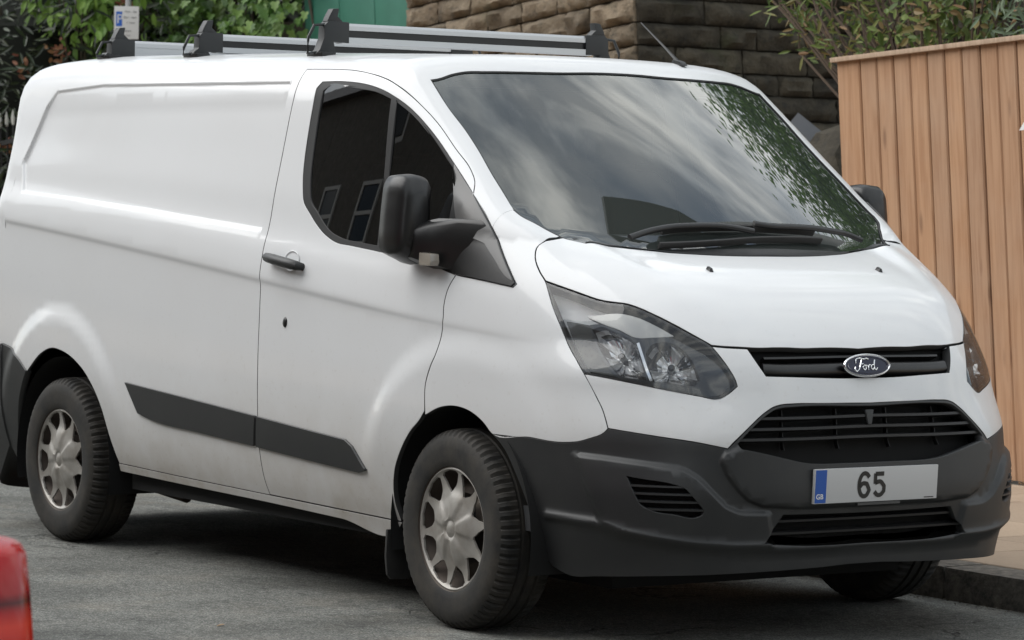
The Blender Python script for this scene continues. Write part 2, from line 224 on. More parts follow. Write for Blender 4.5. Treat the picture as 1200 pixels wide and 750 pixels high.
# ================================================================ helpers
def vlin(c): return tuple(((x/12.92) if x <= .04045 else ((x+.055)/1.055)**2.4) for x in c)
class NT:
    def __init__(s, name):
        s.m = bpy.data.materials.new(name); s.m.use_nodes = True; s.t = s.m.node_tree; s.t.nodes.clear()
        s.out = s.n('ShaderNodeOutputMaterial'); s.p = s.n('ShaderNodeBsdfPrincipled'); s.l(s.p.outputs[0], s.out.inputs[0])
        s.tc = s.n('ShaderNodeTexCoord')
    def n(s, t, **k):
        x = s.t.nodes.new(t)
        for a, b in k.items(): setattr(x, a, b)
        return x
    def l(s, a, b): s.t.links.new(a, b)
    def set(s, **k):
        for a, b in k.items():
            i = s.p.inputs[a.replace('_', ' ')]
            i.default_value = (*b, 1) if isinstance(b, tuple) and len(b) == 3 and i.type == 'RGBA' else b
        return s
    def noise(s, scale, detail=4, rough=.55, coord='Object', sc=None, dist=0):
        n = s.n('ShaderNodeTexNoise'); n.inputs['Scale'].default_value = scale; n.inputs['Detail'].default_value = detail; n.inputs['Roughness'].default_value = rough; n.inputs['Distortion'].default_value = dist
        v = s.tc.outputs[coord]
        if sc:
            mp = s.n('ShaderNodeMapping'); mp.inputs['Scale'].default_value = sc; s.l(v, mp.inputs[0]); v = mp.outputs[0]
        s.l(v, n.inputs['Vector']); return n.outputs[0]
    def ramp(s, f, *st):
        r = s.n('ShaderNodeValToRGB'); e = r.color_ramp.elements
        while len(e) < len(st): e.new(.5)
        for i, (p, c) in enumerate(st):
            e[i].position = p; e[i].color = (*c, 1) if isinstance(c, tuple) else (c, c, c, 1)
        s.l(f, r.inputs[0]); return r.outputs[0]
    def mix(s, f, a, b, mode='MIX'):
        x = s.n('ShaderNodeMixRGB', blend_type=mode)
        for i, v in enumerate((f, a, b)):
            if hasattr(v, 'links'): s.l(v, x.inputs[i])
            else: x.inputs[i].default_value = v if i == 0 else (*v, 1)
        return x.outputs[0]
    def math(s, op, a, b=0., c=None):
        x = s.n('ShaderNodeMath', operation=op)
        for i, v in enumerate((a, b) if c is None else (a, b, c)):
            if hasattr(v, 'links'): s.l(v, x.inputs[i])
            else: x.inputs[i].default_value = v
        return x.outputs[0]
    def sep(s, coord='Object'):
        x = s.n('ShaderNodeSeparateXYZ'); s.l(s.tc.outputs[coord], x.inputs[0]); return x.outputs
    def mr(s, v, a, b, c=0., d=1.):
        x = s.n('ShaderNodeMapRange'); s.l(v, x.inputs[0])
        for i, q in enumerate((a, b, c, d)): x.inputs[i+1].default_value = q
        return x.outputs[0]
    def bump(s, h, strength=.3, dist=.01):
        b = s.n('ShaderNodeBump'); b.inputs['Strength'].default_value = strength; b.inputs['Distance'].default_value = dist
        s.l(h, b.inputs['Height']); s.l(b.outputs[0], s.p.inputs['Normal'])
def plain(name, col, rough=.5, metal=0., **k):
    return NT(name).set(Base_Color=col, Roughness=rough, Metallic=metal, **k).m
def link(o, parent=None, label=None, cat=None, kind=None, group=None):
    C.objects.link(o)
    if parent is not None: o.parent = parent
    if label: o['label'] = label
    if cat: o['category'] = cat
    if kind: o['kind'] = kind
    if group: o['group'] = group
    return o
def empty(name, loc, label=None, cat=None, rz=0, group=None):
    o = bpy.data.objects.new(name, None); o.location = loc; o.rotation_euler[2] = rz; o.empty_display_size = .2
    return link(o, None, label, cat, None, group)
def mesh(name, V, Fs, mat, parent=None, N=None, smooth=True, mats=None, mi=None, **k):
    me = bpy.data.meshes.new(name)
    me.from_pydata([tuple(map(float, v)) for v in V], [], [tuple(map(int, f)) for f in Fs]); me.update()
    for mm in (mats or [mat]): me.materials.append(mm)
    if mi is not None: me.polygons.foreach_set('material_index', mi)
    me.polygons.foreach_set('use_smooth', [smooth]*len(me.polygons))
    if N is not None: me.normals_split_custom_set_from_vertices([tuple(map(float, n)) for n in N])
    return link(bpy.data.objects.new(name, me), parent, **k)
class MB:
    """collects simple solids into one mesh"""
    def __init__(s): s.V = []; s.F = []; s.M = []
    def add(s, V, F_, mi=0):
        b = len(s.V); s.V += [tuple(v) for v in V]; s.F += [tuple(i+b for i in f) for f in F_]; s.M += [mi]*len(F_); return s
    def box(s, lo, hi, mi=0, rot=None, piv=None):
        x0, y0, z0 = lo; x1, y1, z1 = hi
        V = [Vector(p) for p in ((x0,y0,z0),(x1,y0,z0),(x1,y1,z0),(x0,y1,z0),(x0,y0,z1),(x1,y0,z1),(x1,y1,z1),(x0,y1,z1))]
        if rot is not None:
            pv = Vector(piv) if piv else sum(V, Vector())/8
            V = [rot @ (v-pv) + pv for v in V]
        return s.add(V, [(0,3,2,1),(4,5,6,7),(0,1,5,4),(1,2,6,5),(2,3,7,6),(3,0,4,7)], mi)
    def prism(s, poly, axis, a, b, mi=0):
        """polygon in the two other axes, extruded from a to b along axis"""
        n = len(poly); o = [i for i in range(3) if i != axis]; V = []
        for t in (a, b):
            for p in poly:
                q = [0, 0, 0]; q[axis] = t; q[o[0]] = p[0]; q[o[1]] = p[1]; V.append(q)
        Fs = [tuple(range(n))[::-1], tuple(range(n, 2*n))] + [(i, (i+1) % n, n+(i+1) % n, n+i) for i in range(n)]
        return s.add(V, Fs, mi)
    def tube(s, pts, r, n=8, mi=0, caps=True, flat=1.0):
        pts = [Vector(p) for p in pts]; rs = r if isinstance(r, (list, tuple)) else [r]*len(pts); b = len(s.V); up = Vector((0, 0, 1))
        for i, p in enumerate(pts):
            d = (pts[min(i+1, len(pts)-1)] - pts[max(i-1, 0)]).normalized()
            u = d.cross(up)
            if u.length < .05: u = d.cross(Vector((1, 0, 0)))
            u.normalize(); v = u.cross(d).normalized()
            for k in range(n):
                a = 2*math.pi*k/n; s.V.append(tuple(p + u*math.cos(a)*rs[i] + v*math.sin(a)*rs[i]*flat))
        for i in range(len(pts)-1):
            for k in range(n):
                s.F.append((b+i*n+k, b+i*n+(k+1) % n, b+(i+1)*n+(k+1) % n, b+(i+1)*n+k)); s.M.append(mi)
        if caps:
            s.F.append(tuple(b+k for k in range(n))[::-1]); s.F.append(tuple(b+(len(pts)-1)*n+k for k in range(n))); s.M += [mi, mi]
        return s
    def lathe(s, prof, c, axis=1, n=32, mi=0, sgn=1):
        """profile of (radius, offset along axis)"""
        b = len(s.V); c = Vector(c); m_ = len(prof)
        for k in range(n):
            a = 2*math.pi*k/n
            for r, h in prof:
                q = [0, 0, 0]; o = [i for i in range(3) if i != axis]; q[axis] = h*sgn; q[o[0]] = r*math.cos(a); q[o[1]] = r*math.sin(a)
                s.V.append(tuple(c + Vector(q)))
        for k in range(n):
            for i in range(m_-1):
                f = (b+k*m_+i, b+k*m_+i+1, b+((k+1) % n)*m_+i+1, b+((k+1) % n)*m_+i); s.F.append(f); s.M.append(mi)
        return s
    def build(s, name, mat, parent=None, smooth=False, bevel=0, seg=2, auto=None, **k):
        mats = mat if isinstance(mat, list) else [mat]
        me = bpy.data.meshes.new(name); me.from_pydata([tuple(v) for v in s.V], [], s.F); me.update()
        bm = bmesh.new(); bm.from_mesh(me); bmesh.ops.recalc_face_normals(bm, faces=bm.faces)
        if bevel:
            ed = [e for e in bm.edges if len(e.link_faces) == 2 and e.calc_face_angle(0) > .5]
            bmesh.ops.bevel(bm, geom=ed, offset=bevel, segments=seg, affect='EDGES', profile=.7, clamp_overlap=True)
        bm.to_mesh(me); bm.free()
        for mm in mats: me.materials.append(mm)
        if not bevel and len(mats) > 1: me.polygons.foreach_set('material_index', s.M)
        if smooth or bevel:
            me.polygons.foreach_set('use_smooth', [True]*len(me.polygons))
            me.set_sharp_from_angle(angle=R(auto or 40))
        return link(bpy.data.objects.new(name, me), parent, **k)
# ---------------------------------------------------------------- panels cut from the body surface
def resample(pts, step=.012, corner=38, closed=True):
    P = [np.array(p, float) for p in pts]; n = len(P); out_ = []
    def seg(i, j): return P[j % n] - P[i % n]
    for i in range(n if closed else n-1):
        a, b = P[i], P[(i+1) % n]; L = np.linalg.norm(b-a)
        if L < 1e-6: continue
        d = (b-a)/L
        def tan(k, own):
            if not closed and (k == 0 or k == n-1): return own
            p, q = seg(k-1, k), seg(k, k+1); lp, lq = np.linalg.norm(p), np.linalg.norm(q)
            if lp < 1e-6 or lq < 1e-6: return own
            if math.degrees(math.acos(np.clip(p@q/lp/lq, -1, 1))) > corner: return own
            t = (p/lp*lq + q/lq*lp); return t/np.linalg.norm(t)
        m0, m1 = tan(i, d)*L, tan((i+1) % n, d)*L; k_ = max(1, int(math.ceil(L/step)))
        for j in range(k_):
            t = j/k_; out_.append((2*t**3-3*t*t+1)*a + (t**3-2*t*t+t)*m0 + (3*t*t-2*t**3)*b + (t**3-t*t)*m1)
    if not closed: out_.append(P[-1])
    return np.array(out_)
def area(p): return .5*np.sum(p[:, 0]*np.roll(p[:, 1], -1) - np.roll(p[:, 0], -1)*p[:, 1])
def inset(p, g):
    """move a closed loop inwards by g (outwards when negative)"""
    s = 1 if area(p) > 0 else -1
    a = p - np.roll(p, 1, 0); b = np.roll(p, -1, 0) - p
    a /= np.linalg.norm(a, axis=1)[:, None] + 1e-12; b /= np.linalg.norm(b, axis=1)[:, None] + 1e-12
    na = np.stack([-a[:, 1], a[:, 0]], 1)*s; nb = np.stack([-b[:, 1], b[:, 0]], 1)*s
    h = na+nb; h /= np.maximum((h*h).sum(1)/2, .5)[:, None]
    return p + h*g
MAPS = {'side': side_rays, 'front': front_rays, 'top': top_rays, 'rear': rear_rays}
def lift(mp_, U, s=1):
    U = np.asarray(U, float)
    if mp_ == 'side': O, D_ = side_rays(U, s); return solve(O, D_, .1, 1.7)
    if mp_ == 'front': O, D_ = front_rays(U, s); return solve(O, D_, .1, 2.0)
    if mp_ == 'top': O, D_ = top_rays(U); return solve(O, D_, .0, 1.5)
    O, D_ = rear_rays(U); return solve(O, D_, .1, 1.8)
def panel(name, mp_, outer, holes=(), s=1, gap=.0022, off=0., mat=None, grid=.02, flange=.014, parent=None, extra=None, hole_gap=None, edge=True, step=.012, raw=False, corner=38, keep=None, flat=False, **k):
    outer = np.array(outer) if raw else resample(outer, step, corner=corner); holes = [np.array(h) if raw else resample(h, step) for h in holes]
    o = inset(outer, gap) if gap else outer; hs = [inset(h, -(gap if hole_gap is None else hole_gap)) for h in holes]
    if keep is not None and gap:
        kk = keep(outer); o[kk] = outer[kk]
    lo, hi = o.min(0), o.max(0)
    gx = np.arange(lo[0]+grid*.37, hi[0], grid); gy = np.arange(lo[1]+grid*.37, hi[1], grid*.97)
    G = np.stack(np.meshgrid(gx, gy), -1).reshape(-1, 2)
    G[:, 0] += (np.arange(len(G))//len(gx) % 2)*grid*.5
    if extra is not None and len(extra):
        G2 = np.asarray(extra)
        G = G[np.array([True]*len(G))]
        dmin = np.full(len(G), 9.)
        for i0 in range(0, len(G), 4000):
            dd = ((G[i0:i0+4000, None, :] - G2[None, :, :])**2).sum(2); dmin[i0:i0+4000] = dd.min(1)
        G = np.vstack([G[dmin > (grid*.45)**2], G2])
    def ins(Q, mg): 
        r = poly_sd(Q[:, 0], Q[:, 1], o) < -mg
        for h in hs: r &= poly_sd(Q[:, 0], Q[:, 1], h) > mg
        return r
    G = G[ins(G, min(grid*.4, .006))]
    pts = [Vector(p) for p in np.vstack([o] + hs + [G])]; E = []; b = 0
    for lp in [o] + hs:
        n = len(lp); E += [(b+i, b+(i+1) % n) for i in range(n)]; b += n
    nb = b
    r = delaunay_2d_cdt(pts, E, [], 0, 1e-7)
    U = np.array([tuple(v) for v in r[0]]); T = np.array([tuple(f) for f in r[2]]); orig = r[3]
    cen = U[T].mean(1); T = T[ins(cen, 0)]
    P = lift(mp_, U, s); N = normal(P)
    if flat:                                            # a pane is a smoother sheet than the body it sits in
        A = np.stack([np.ones(len(P)), P[:, 0], P[:, 2], P[:, 0]**2*.3, P[:, 2]**2], 1); cf = np.linalg.lstsq(A, P[:, 1], rcond=None)[0]
        P = P.copy(); P[:, 1] = A@cf; gx_ = cf[1] + .6*cf[3]*P[:, 0]; gz_ = cf[2] + 2*cf[4]*P[:, 2]
        N = np.stack([-gx_, np.ones(len(P)), -gz_], 1)*s; N /= np.linalg.norm(N, axis=1)[:, None]
    fn = np.cross(P[T[:, 1]]-P[T[:, 0]], P[T[:, 2]]-P[T[:, 0]]); fl = (fn*N[T[:, 0]]).sum(1) < 0
    T[fl] = T[fl][:, ::-1]
    P = P + N*off
    V = list(P); NN = list(N); Fs = [tuple(t) for t in T]; deep = set()
    if edge and flange:
        inv = {}
        for i, og in enumerate(orig):
            for q in og: inv[q] = i
        b = 0
        for lp in [o] + hs:
            n = len(lp); idx = [inv.get(b+i, None) for i in range(n)]; idx = [i for i in idx if i is not None]; b += n; n = len(idx)
            Q = P[idx]; Nn = N[idx]; tg = np.roll(Q, -1, 0) - np.roll(Q, 1, 0); tg /= np.linalg.norm(tg, axis=1)[:, None] + 1e-12
            t = np.cross(tg, Nn); t /= np.linalg.norm(t, axis=1)[:, None] + 1e-12
            cen_ = U[idx]; tu = cen_ + 0
            # outward test in the map
            eps = .002; Uo = inset(cen_, -eps if lp is o else eps)
            Po = lift(mp_, Uo, s) if True else None
            sg = np.sign((((Po + Nn*off) - Q)*t).sum(1)); med = 1 if sg.sum() >= 0 else -1
            t = t*med
            r1 = Q + t*.0011 - Nn*.0010; r2 = Q + t*.0015 - Nn*flange
            b1 = len(V); deep.update(range(b1+n, b1+2*n)); V += list(r1) + list(r2); NN += list((Nn+t)/1.4142) + list(t)
            for i in range(n):
                j = (i+1) % n
                for A, B_, C_, D_ in ((idx[i], idx[j], b1+j, b1+i), (b1+i, b1+j, b1+n+j, b1+n+i)):
                    q = (A, B_, C_, D_); pa, pb, pc = (np.array(V[x]) for x in q[:3])
                    if np.dot(np.cross(pb-pa, pc-pa), t[i]+Nn[i]*.3) < 0: q = q[::-1]
                    Fs.append(q)
    mi = [0]*len(Fs)
    if edge and flange and mat is M['paint']:
        for i, f in enumerate(Fs):
            if len(f) == 4 and max(f) >= 0 and sum(q in deep for q in f) >= 2: mi[i] = 1
        return mesh(name, V, Fs, mat, parent, NN, mats=[mat, M['seam']], mi=mi, **k)
    return mesh(name, V, Fs, mat, parent, NN, **k)
def mirror_half(p):
    """half outline (u >= 0) listed centre to centre -> full symmetric loop"""
    p = [tuple(q) for q in p]; return p + [(-a, b) for a, b in p[::-1] if abs(a) > 1e-6]
def strip(name, mp_, path, width, height, off, mat, parent, s=1, step=.02, up=(0, 0, 1), rnd=True, **k):
    """a rounded bar following the body surface"""
    U = resample(path, step, closed=False); P = lift(mp_, U, s); N = normal(P, detail=False); up = np.array(up, float)
    V = []; Fs = []; sec = [(-.5, -.5), (-.5, .2), (-.3, .5), (.3, .5), (.5, .2), (.5, -.5)] if rnd else [(-.5, -.5), (-.5, .5), (.5, .5), (.5, -.5)]; n = len(sec)
    for i in range(len(P)):
        tg = P[min(i+1, len(P)-1)] - P[max(i-1, 0)]; tg /= np.linalg.norm(tg); b = np.cross(N[i], tg); b /= np.linalg.norm(b)
        if b@up < 0: b = -b
        for a, h in sec: V.append(P[i] + N[i]*(off + h*height) + b*a*width)
    for i in range(len(P)-1):
        for j in range(n): Fs.append((i*n+j, i*n+(j+1) % n, (i+1)*n+(j+1) % n, (i+1)*n+j))
    Fs += [tuple(range(n)), tuple(range((len(P)-1)*n, len(P)*n))[::-1]]
    mb = MB().add(V, Fs); return mb.build(name, mat, parent, smooth=True, auto=50, **k)
# ================================================================ materials
def paint():
    n = NT('white_paint'); z = n.sep()[2]
    sp = n.noise(2.2, 6, .62); fine = n.noise(16, 4)
    d = n.math('MULTIPLY', n.math('POWER', n.mr(z, .34, .92, 1, 0), 1.6), n.mr(sp, .3, .62, .45, 1.0))
    d = n.math('MULTIPLY', d, n.mr(fine, .2, .8, .7, 1.1))
    low = n.mr(z, .33, .46, .55, 0); d = n.math('MAXIMUM', d, low)
    film = n.math('ADD', n.mr(n.noise(1.1, 5), .35, .75, 0, .09), n.math('MULTIPLY', n.mr(n.noise(48, 3, .7), .60, .72), n.mr(z, .4, 1.3, .22, .03)))
    d = n.math('MINIMUM', n.math('ADD', n.math('MULTIPLY', d, .80), film), 1)
    col = n.mix(d, (.665, .675, .685), (.35, .31, .255)); n.l(col, n.p.inputs['Base Color'])
    n.set(Coat_Weight=.6, Coat_Roughness=.1, Specular_IOR_Level=.5); n.l(n.mr(d, 0, 1, .50, .8), n.p.inputs['Roughness'])
    n.l(n.mr(d, .1, .6, .62, .05), n.p.inputs['Coat Weight'])
    ro = n.mr(n.noise(5, 5), .3, .7, .05, .12); n.l(ro, n.p.inputs['Coat Roughness'])
    n.bump(n.noise(2.6, 2), .05, .02)
    return n.m
def plastic(name, col, dusty, rough=.5, dc=(.16, .15, .135)):
    n = NT(name); f = n.mr(n.noise(7, 6, .6), .35, .75, 0, dusty)
    n.l(n.mix(f, col, dc), n.p.inputs['Base Color']); n.set(Roughness=rough); n.bump(n.noise(900, 2), .12, .001); return n.m
M = {}
M['paint'] = paint()
M['bumper'] = plastic('dark_grey_moulding', (.0145, .0155, .0165), .08, .46, (.10, .095, .085))
M['black'] = plastic('black_plastic', (.006, .006, .0065), .03, .34)
M['sail'] = plastic('grey_sail_plastic', (.10, .10, .10), .3, .30)
M['grille'] = plastic('grille_black', (.005, .005, .0055), .02, .5)
M['trim'] = plain('window_rubber', (.007, .007, .0075), .62)
M['seam'] = plain('seam_shadow', (.03, .03, .03), .9)
M['rubber'] = plastic('black_rubber', (.014, .014, .014), .1, .6)
M['void'] = plain('dark_cavity', (.004, .004, .004), .9)
M['chrome'] = plain('chrome', (.75, .75, .76), .12, 1.)
M['alu'] = plain('aluminium', (.50, .51, .52), .38, .9)
M['steel'] = plain('brown_steel', (.07, .055, .045), .6, .5)
M['seat'] = plain('seat_cloth', (.035, .036, .04), .9)
M['dash'] = plain('dashboard_plastic', (.05, .052, .055), .6)
def glassm(name, tint, body, bodymix, ior=1.5, rough=0.0, mult=2.15):
    n = NT(name); n.t.nodes.remove(n.p)
    tr = n.n('ShaderNodeBsdfTransparent'); tr.inputs[0].default_value = (*tint, 1)
    di = n.n('ShaderNodeBsdfDiffuse'); di.inputs[0].default_value = (*body, 1)
    a = n.n('ShaderNodeMixShader'); a.inputs[0].default_value = bodymix; n.l(tr.outputs[0], a.inputs[1]); n.l(di.outputs[0], a.inputs[2])
    gl = n.n('ShaderNodeBsdfGlossy'); gl.inputs['Roughness'].default_value = rough
    fr = n.n('ShaderNodeFresnel'); fr.inputs[0].default_value = ior
    f2 = n.math('MULTIPLY', fr.outputs[0], mult); f2 = n.math('MINIMUM', f2, 1)
    b = n.n('ShaderNodeMixShader'); n.l(f2, b.inputs[0]); n.l(a.outputs[0], b.inputs[1]); n.l(gl.outputs[0], b.inputs[2])
    n.l(b.outputs[0], n.out.inputs[0]); return n.m
M['screen'] = glassm('windscreen_glass', (.62, .70, .66), (.33, .38, .355), .10, 1.62, .006)
M['glass'] = glassm('door_glass', (.13, .145, .14), (.02, .02, .02), .04)
M['lens'] = glassm('clear_lens', (.93, .94, .94), (.5, .5, .5), .04, mult=1.25)
M['frit'] = plain('frit_black', (.015, .017, .017), .3)
def rub():
    n = NT('tyre_rubber'); f = n.mr(n.noise(9, 6, .65), .36, .68, 0, 1)
    n.l(n.mix(n.math('MULTIPLY', f, .40), (.0085, .0085, .008), (.075, .062, .046)), n.p.inputs['Base Color']); n.set(Roughness=.75); n.bump(n.noise(120, 3), .15, .003); return n.m
M['tyre'] = rub()
def hubm():
    n = NT('silver_wheel_trim'); f = n.mr(n.noise(14, 6, .6), .35, .72, 0, .6)
    n.l(n.mix(f, (.36, .345, .32), (.17, .145, .115)), n.p.inputs['Base Color']); n.set(Roughness=.42, Metallic=.35); return n.m
M['hub'] = hubm()
# ================================================================ van
van = empty('delivery_van', (0, 0, 0), 'white panel van parked at the kerb with roof bars and dirty lower sides', 'van')
def crease_pts(x0, x1, s_=.014):
    o_ = []
    for x in np.arange(x0, x1, s_):
        xa = np.array([x]); zc = 1.026-.081*x
        for dz in (-.020, -.010, -.003, .003, .010, .02):
            z = zc - .010 + dz; wv = float(W(xa, np.array([z]))[0]); o_.append((x, math.atan2(z-ZS, wv)*RS))
    return o_
def recess_pts():
    o_ = []; lp = resample(RECESS, .014, corner=5)
    for g in (.026, .017, .011, .006, .001, -.004, -.009, -.015, -.024):
        q = inset(lp, g); n_ = len(q); P_q = solve(np.stack([q[:, 0], np.zeros(n_), q[:, 1]], 1), np.tile([0., -1., 0.], (n_, 1)), .1, 1.5)
        o_ += [tuple(p) for p in side_uv(P_q)]
    return o_
def uvside(x, z):
    wv = float(W(np.array([x]), np.array([z]))[0]); return (x, math.atan2(z-ZS, wv)*RS)
XJ = -3.50                                             # joint between side and rear cap
roof_edge = [tuple(p) for p in D['roof_side']]
RE_Y = .72
def side_of_top(x, y):                                 # (x, y) on the top map -> side map
    P = lift('top', [(x, y)]); return tuple(side_uv(P)[0])
xB = -1.29
ptop = side_of_top(xB, RE_Y)
rail = [(x, side_of_top(x, RE_Y)[1]) for x in np.linspace(xB, XJ, 60)]
zj0 = -.1713
fine = crease_pts(-3.5, .6)
rec = recess_pts()
low = D['side_low']
low = [p for i, p in enumerate(low) if i > 3 or p[1] < ptop[1]-.012]
# rear quarter panel: down the B seam, along the sill, round the wheel arch, back edge, roof rail
nB = 16 - (len(D['side_low']) - len(low))
outer = [ptop] + list(low) + [(XJ, -.165)] + [(XJ, v) for v in np.linspace(-.12, rail[-1][1]-.02, 30)] + rail[::-1][:-1]
def dense_poly(groups, step=.012):
    """groups of (points, corner) already in order; splined group by group"""
    o_ = []
    for g in groups:
        r_ = resample(g, step, closed=False); o_ += [tuple(p) for p in r_[:-1]]
    return o_
q_outer = dense_poly([[ptop] + low[:nB], low[nB-1:nB+2], low[nB+1:nB+10], low[nB+9:] + [(XJ, -.165)], [(XJ, -.165), rail[-1]], rail[::-1]], .012)
for s, tagl in ((-1, ''), (1, '')):
    side = panel('side_panel', 'side', q_outer, s=s, mat=M['paint'], grid=.03, parent=van, gap=.0026, flange=.012, raw=True, keep=lambda q: (q[:, 0] < XJ+.003) | ((q[:, 1] > ptop[1]-.02) & (q[:, 0] < xB-.003)),
                 extra=(fine + rec) if s < 0 else None)
    dr = panel('door', 'side', D['door'], [D['win_out']], s=s, mat=M['paint'], gap=.0042, hole_gap=.001, grid=.026, parent=van, extra=fine if s < 0 else None, flange=.02)
    panel('front_wing', 'side', D['fender'], s=s, mat=M['paint'], grid=.02, parent=van, extra=fine if s < 0 else None, flange=.02)
    sl = list(D['sill_line']) + list(D['sill_bot'])
    panel('sill', 'side', sl, s=s, off=.002, mat=M['paint'], grid=.02, parent=van, flange=.009, gap=0)
    panel('rear_bumper_corner', 'side', D['bumper_rear'][:-3] + [(-3.5, -.55), (XJ, -.165)], s=s, off=.006, mat=M['bumper'], grid=.03, parent=van, flange=.03)
    # rubbing strips, proud of the paint
    panel('rubbing_strip', 'side', D['strip_rear'], s=s, off=.011, mat=M['bumper'], grid=.02, parent=side, flange=.012, gap=.001, corner=14)
    panel('rubbing_strip', 'side', D['strip_door'], s=s, off=.011, mat=M['bumper'], grid=.02, parent=dr, flange=.012, gap=.001, corner=14)
    # window: rubber frame, two panes, sail panel
    fr = panel('window_frame', 'side', D['win_out'], [D['glass_rear'], D['glass_quarter'], D['sail_top']], s=s, off=-.002, mat=M['trim'], grid=.02, parent=dr, gap=.001, flange=.012, hole_gap=0)
    panel('window_glass', 'side', D['glass_rear'], s=s, off=-.006, mat=M['glass'], flat=True, grid=.016, parent=dr, gap=-.004, edge=False)
    panel('quarter_glass', 'side', D['glass_quarter'], s=s, off=-.006, mat=M['glass'], flat=True, grid=.016, parent=dr, gap=-.004, edge=False)
    panel('sail_trim', 'side', D['sail_top'], s=s, off=-.001, mat=M['sail'], grid=.03, parent=dr, gap=.0005, flange=.008)
    ms = panel('mirror_sail', 'side', D['sail'], s=s, off=.006, mat=M['black'], grid=.03, parent=dr, gap=.0, flange=.012)
    panel('sail_cap', 'side', D['sail_cap'], s=s, off=.009, mat=M['sail'], grid=.03, parent=dr, gap=.0, flange=.004, corner=20)
    # handle, dish and lock
    hx = (D['handle'][0][0] + D['handle'][1][0])/2
    dish = lift('side', [D['handle_dish'][0]], s)[0]; nd = normal(np.array([dish]))[0]
    rot = Vector(nd).to_track_quat('Z', 'Y').to_matrix()
    mb = MB(); seg_ = 24
    prof = [(.046, .0015), (.043, .0022), (.036, -.002), (.020, -.006), (.0, -.007)]
    for k_ in range(seg_):
        a = 2*math.pi*k_/seg_
        for r_, h_ in prof: mb.V.append(tuple(Vector(dish) + rot @ Vector((r_*math.cos(a)*1.15, r_*math.sin(a)*.85, h_+.001))))
    for k_ in range(seg_):
        for i_ in range(4): mb.F.append((k_*5+i_, ((k_+1) % seg_)*5+i_, ((k_+1) % seg_)*5+i_+1, k_*5+i_+1)); mb.M.append(0)
    hd = mb.build('handle_dish', M['paint'], dr, smooth=True)
    a0, a1 = D['handle']; Ph = lift('side', [a0, ((a0[0]+a1[0])/2, (a0[1]+a1[1])/2), a1], s)
    pts = [Vector(p) + Vector(nd)*o_ for p, o_ in zip(Ph, (.026, .034, .026))]
    pts = [pts[0]-Vector(nd)*.02] + [pts[0], pts[0].lerp(pts[1], .5)+Vector(nd)*.002, pts[1], pts[1].lerp(pts[2], .5)+Vector(nd)*.002, pts[2]] + [pts[2]-Vector(nd)*.03]
    MB().tube(pts, [.013, .0175, .019, .019, .019, .0175, .013], 10, flat=1.0).build('door_handle', M['bumper'], dr, smooth=True, auto=60)
    pl_ = lift('side', [D['lock'][0]], s)[0]
    mb = MB(); prof = [(.0001, .006), (.007, .006), (.0125, .004), (.0155, .001), (.016, -.002)]
    for k_ in range(20):
        a = 2*math.pi*k_/20
        for r_, h_ in prof: mb.V.append(tuple(Vector(pl_) + rot @ Vector((r_*math.cos(a)*.9, r_*math.sin(a)*1.25, h_))))
    for k_ in range(20):
        for i_ in range(4): mb.F.append((k_*5+i_, ((k_+1) % 20)*5+i_, ((k_+1) % 20)*5+i_+1, k_*5+i_+1)); mb.M.append(0)
    mb.build('door_lock', M['black'], dr, smooth=True)
    # mirror
    xs = [(-.312, .90, 0), (-.305, .97, 0), (-.26, 1.0, 0), (-.215, .97, .0), (-.190, .86, 0), (-.178, .55, 0)]
    base = [(.955,1.498),(.985,1.510),(1.05,1.512),(1.090,1.506),(1.110,1.483),(1.122,1.43),(1.132,1.35),(1.134,1.275),(1.122,1.246),(1.10,1.238),(1.05,1.222),(.985,1.208),(.960,1.222),(.952,1.30),(.948,1.42)]
    hb = resample(base, .02, corner=80); cy, cz = 1.012, 1.37; hb = [(.945+(q[0]-.948)*.75, q[1]) for q in hb]; mb = MB()
    for (x, k_, _) in xs:
        for (yy, zz) in hb: mb.V.append((x, s*(cy+(yy-cy)*k_), cz+(zz-cz)*k_))
    n_ = len(hb)
    for i_ in range(len(xs)-1):
        for j_ in range(n_): mb.F.append((i_*n_+j_, i_*n_+(j_+1) % n_, (i_+1)*n_+(j_+1) % n_, (i_+1)*n_+j_)); mb.M.append(0)
    mb.F += [tuple(range(n_)), tuple(range(5*n_, 6*n_))]; mb.M += [0, 0]
    mir = mb.build('door_mirror', M['black'], van, smooth=True, auto=50)
    MB().add([(-.3135, s*(cy+(yy-cy)*.84), cz+(zz-cz)*.86) for yy, zz in hb], [tuple(range(n_))]).build('mirror_glass', M['chrome'], mir)
    mb = MB()
    arm = [(1.03, 1.335, 1.232, -.235, -.185), (.985, 1.352, 1.212, -.22, -.13), (.93, 1.367, 1.190, -.18, -.05), (.885, 1.365, 1.180, -.13, .05)]
    for (yy, z1, z0, xa, xb) in arm:
        for x, z in ((xa, z0), (xb, z0), (xb+.012, (z0+z1)/2), (xb, z1-.015), (xb-.02, z1), (xa, z1)): mb.V.append((x, s*yy, z))
    for i_ in range(3):
        for j_ in range(6): mb.F.append((i_*6+j_, i_*6+(j_+1) % 6, (i_+1)*6+(j_+1) % 6, (i_+1)*6+j_)); mb.M.append(0)
    mb.F += [tuple(range(6)), tuple(range(18, 24))]; mb.M += [0, 0]
    mb.build('mirror_arm', M['black'], mir, bevel=.012)
    mb = MB().prism([(-.150, .0), (-.085, .0), (-.078, .012), (-.082, .040), (-.150, .044)], 1, s*1.022, s*.985); mb.V = [(x, y, z+1.208) for x, y, z in mb.V]
    mb.build('indicator_lens', NT('indicator_lens').set(Base_Color=(.30, .27, .23), Roughness=.25, Coat_Weight=.6).m, mir, bevel=.005)
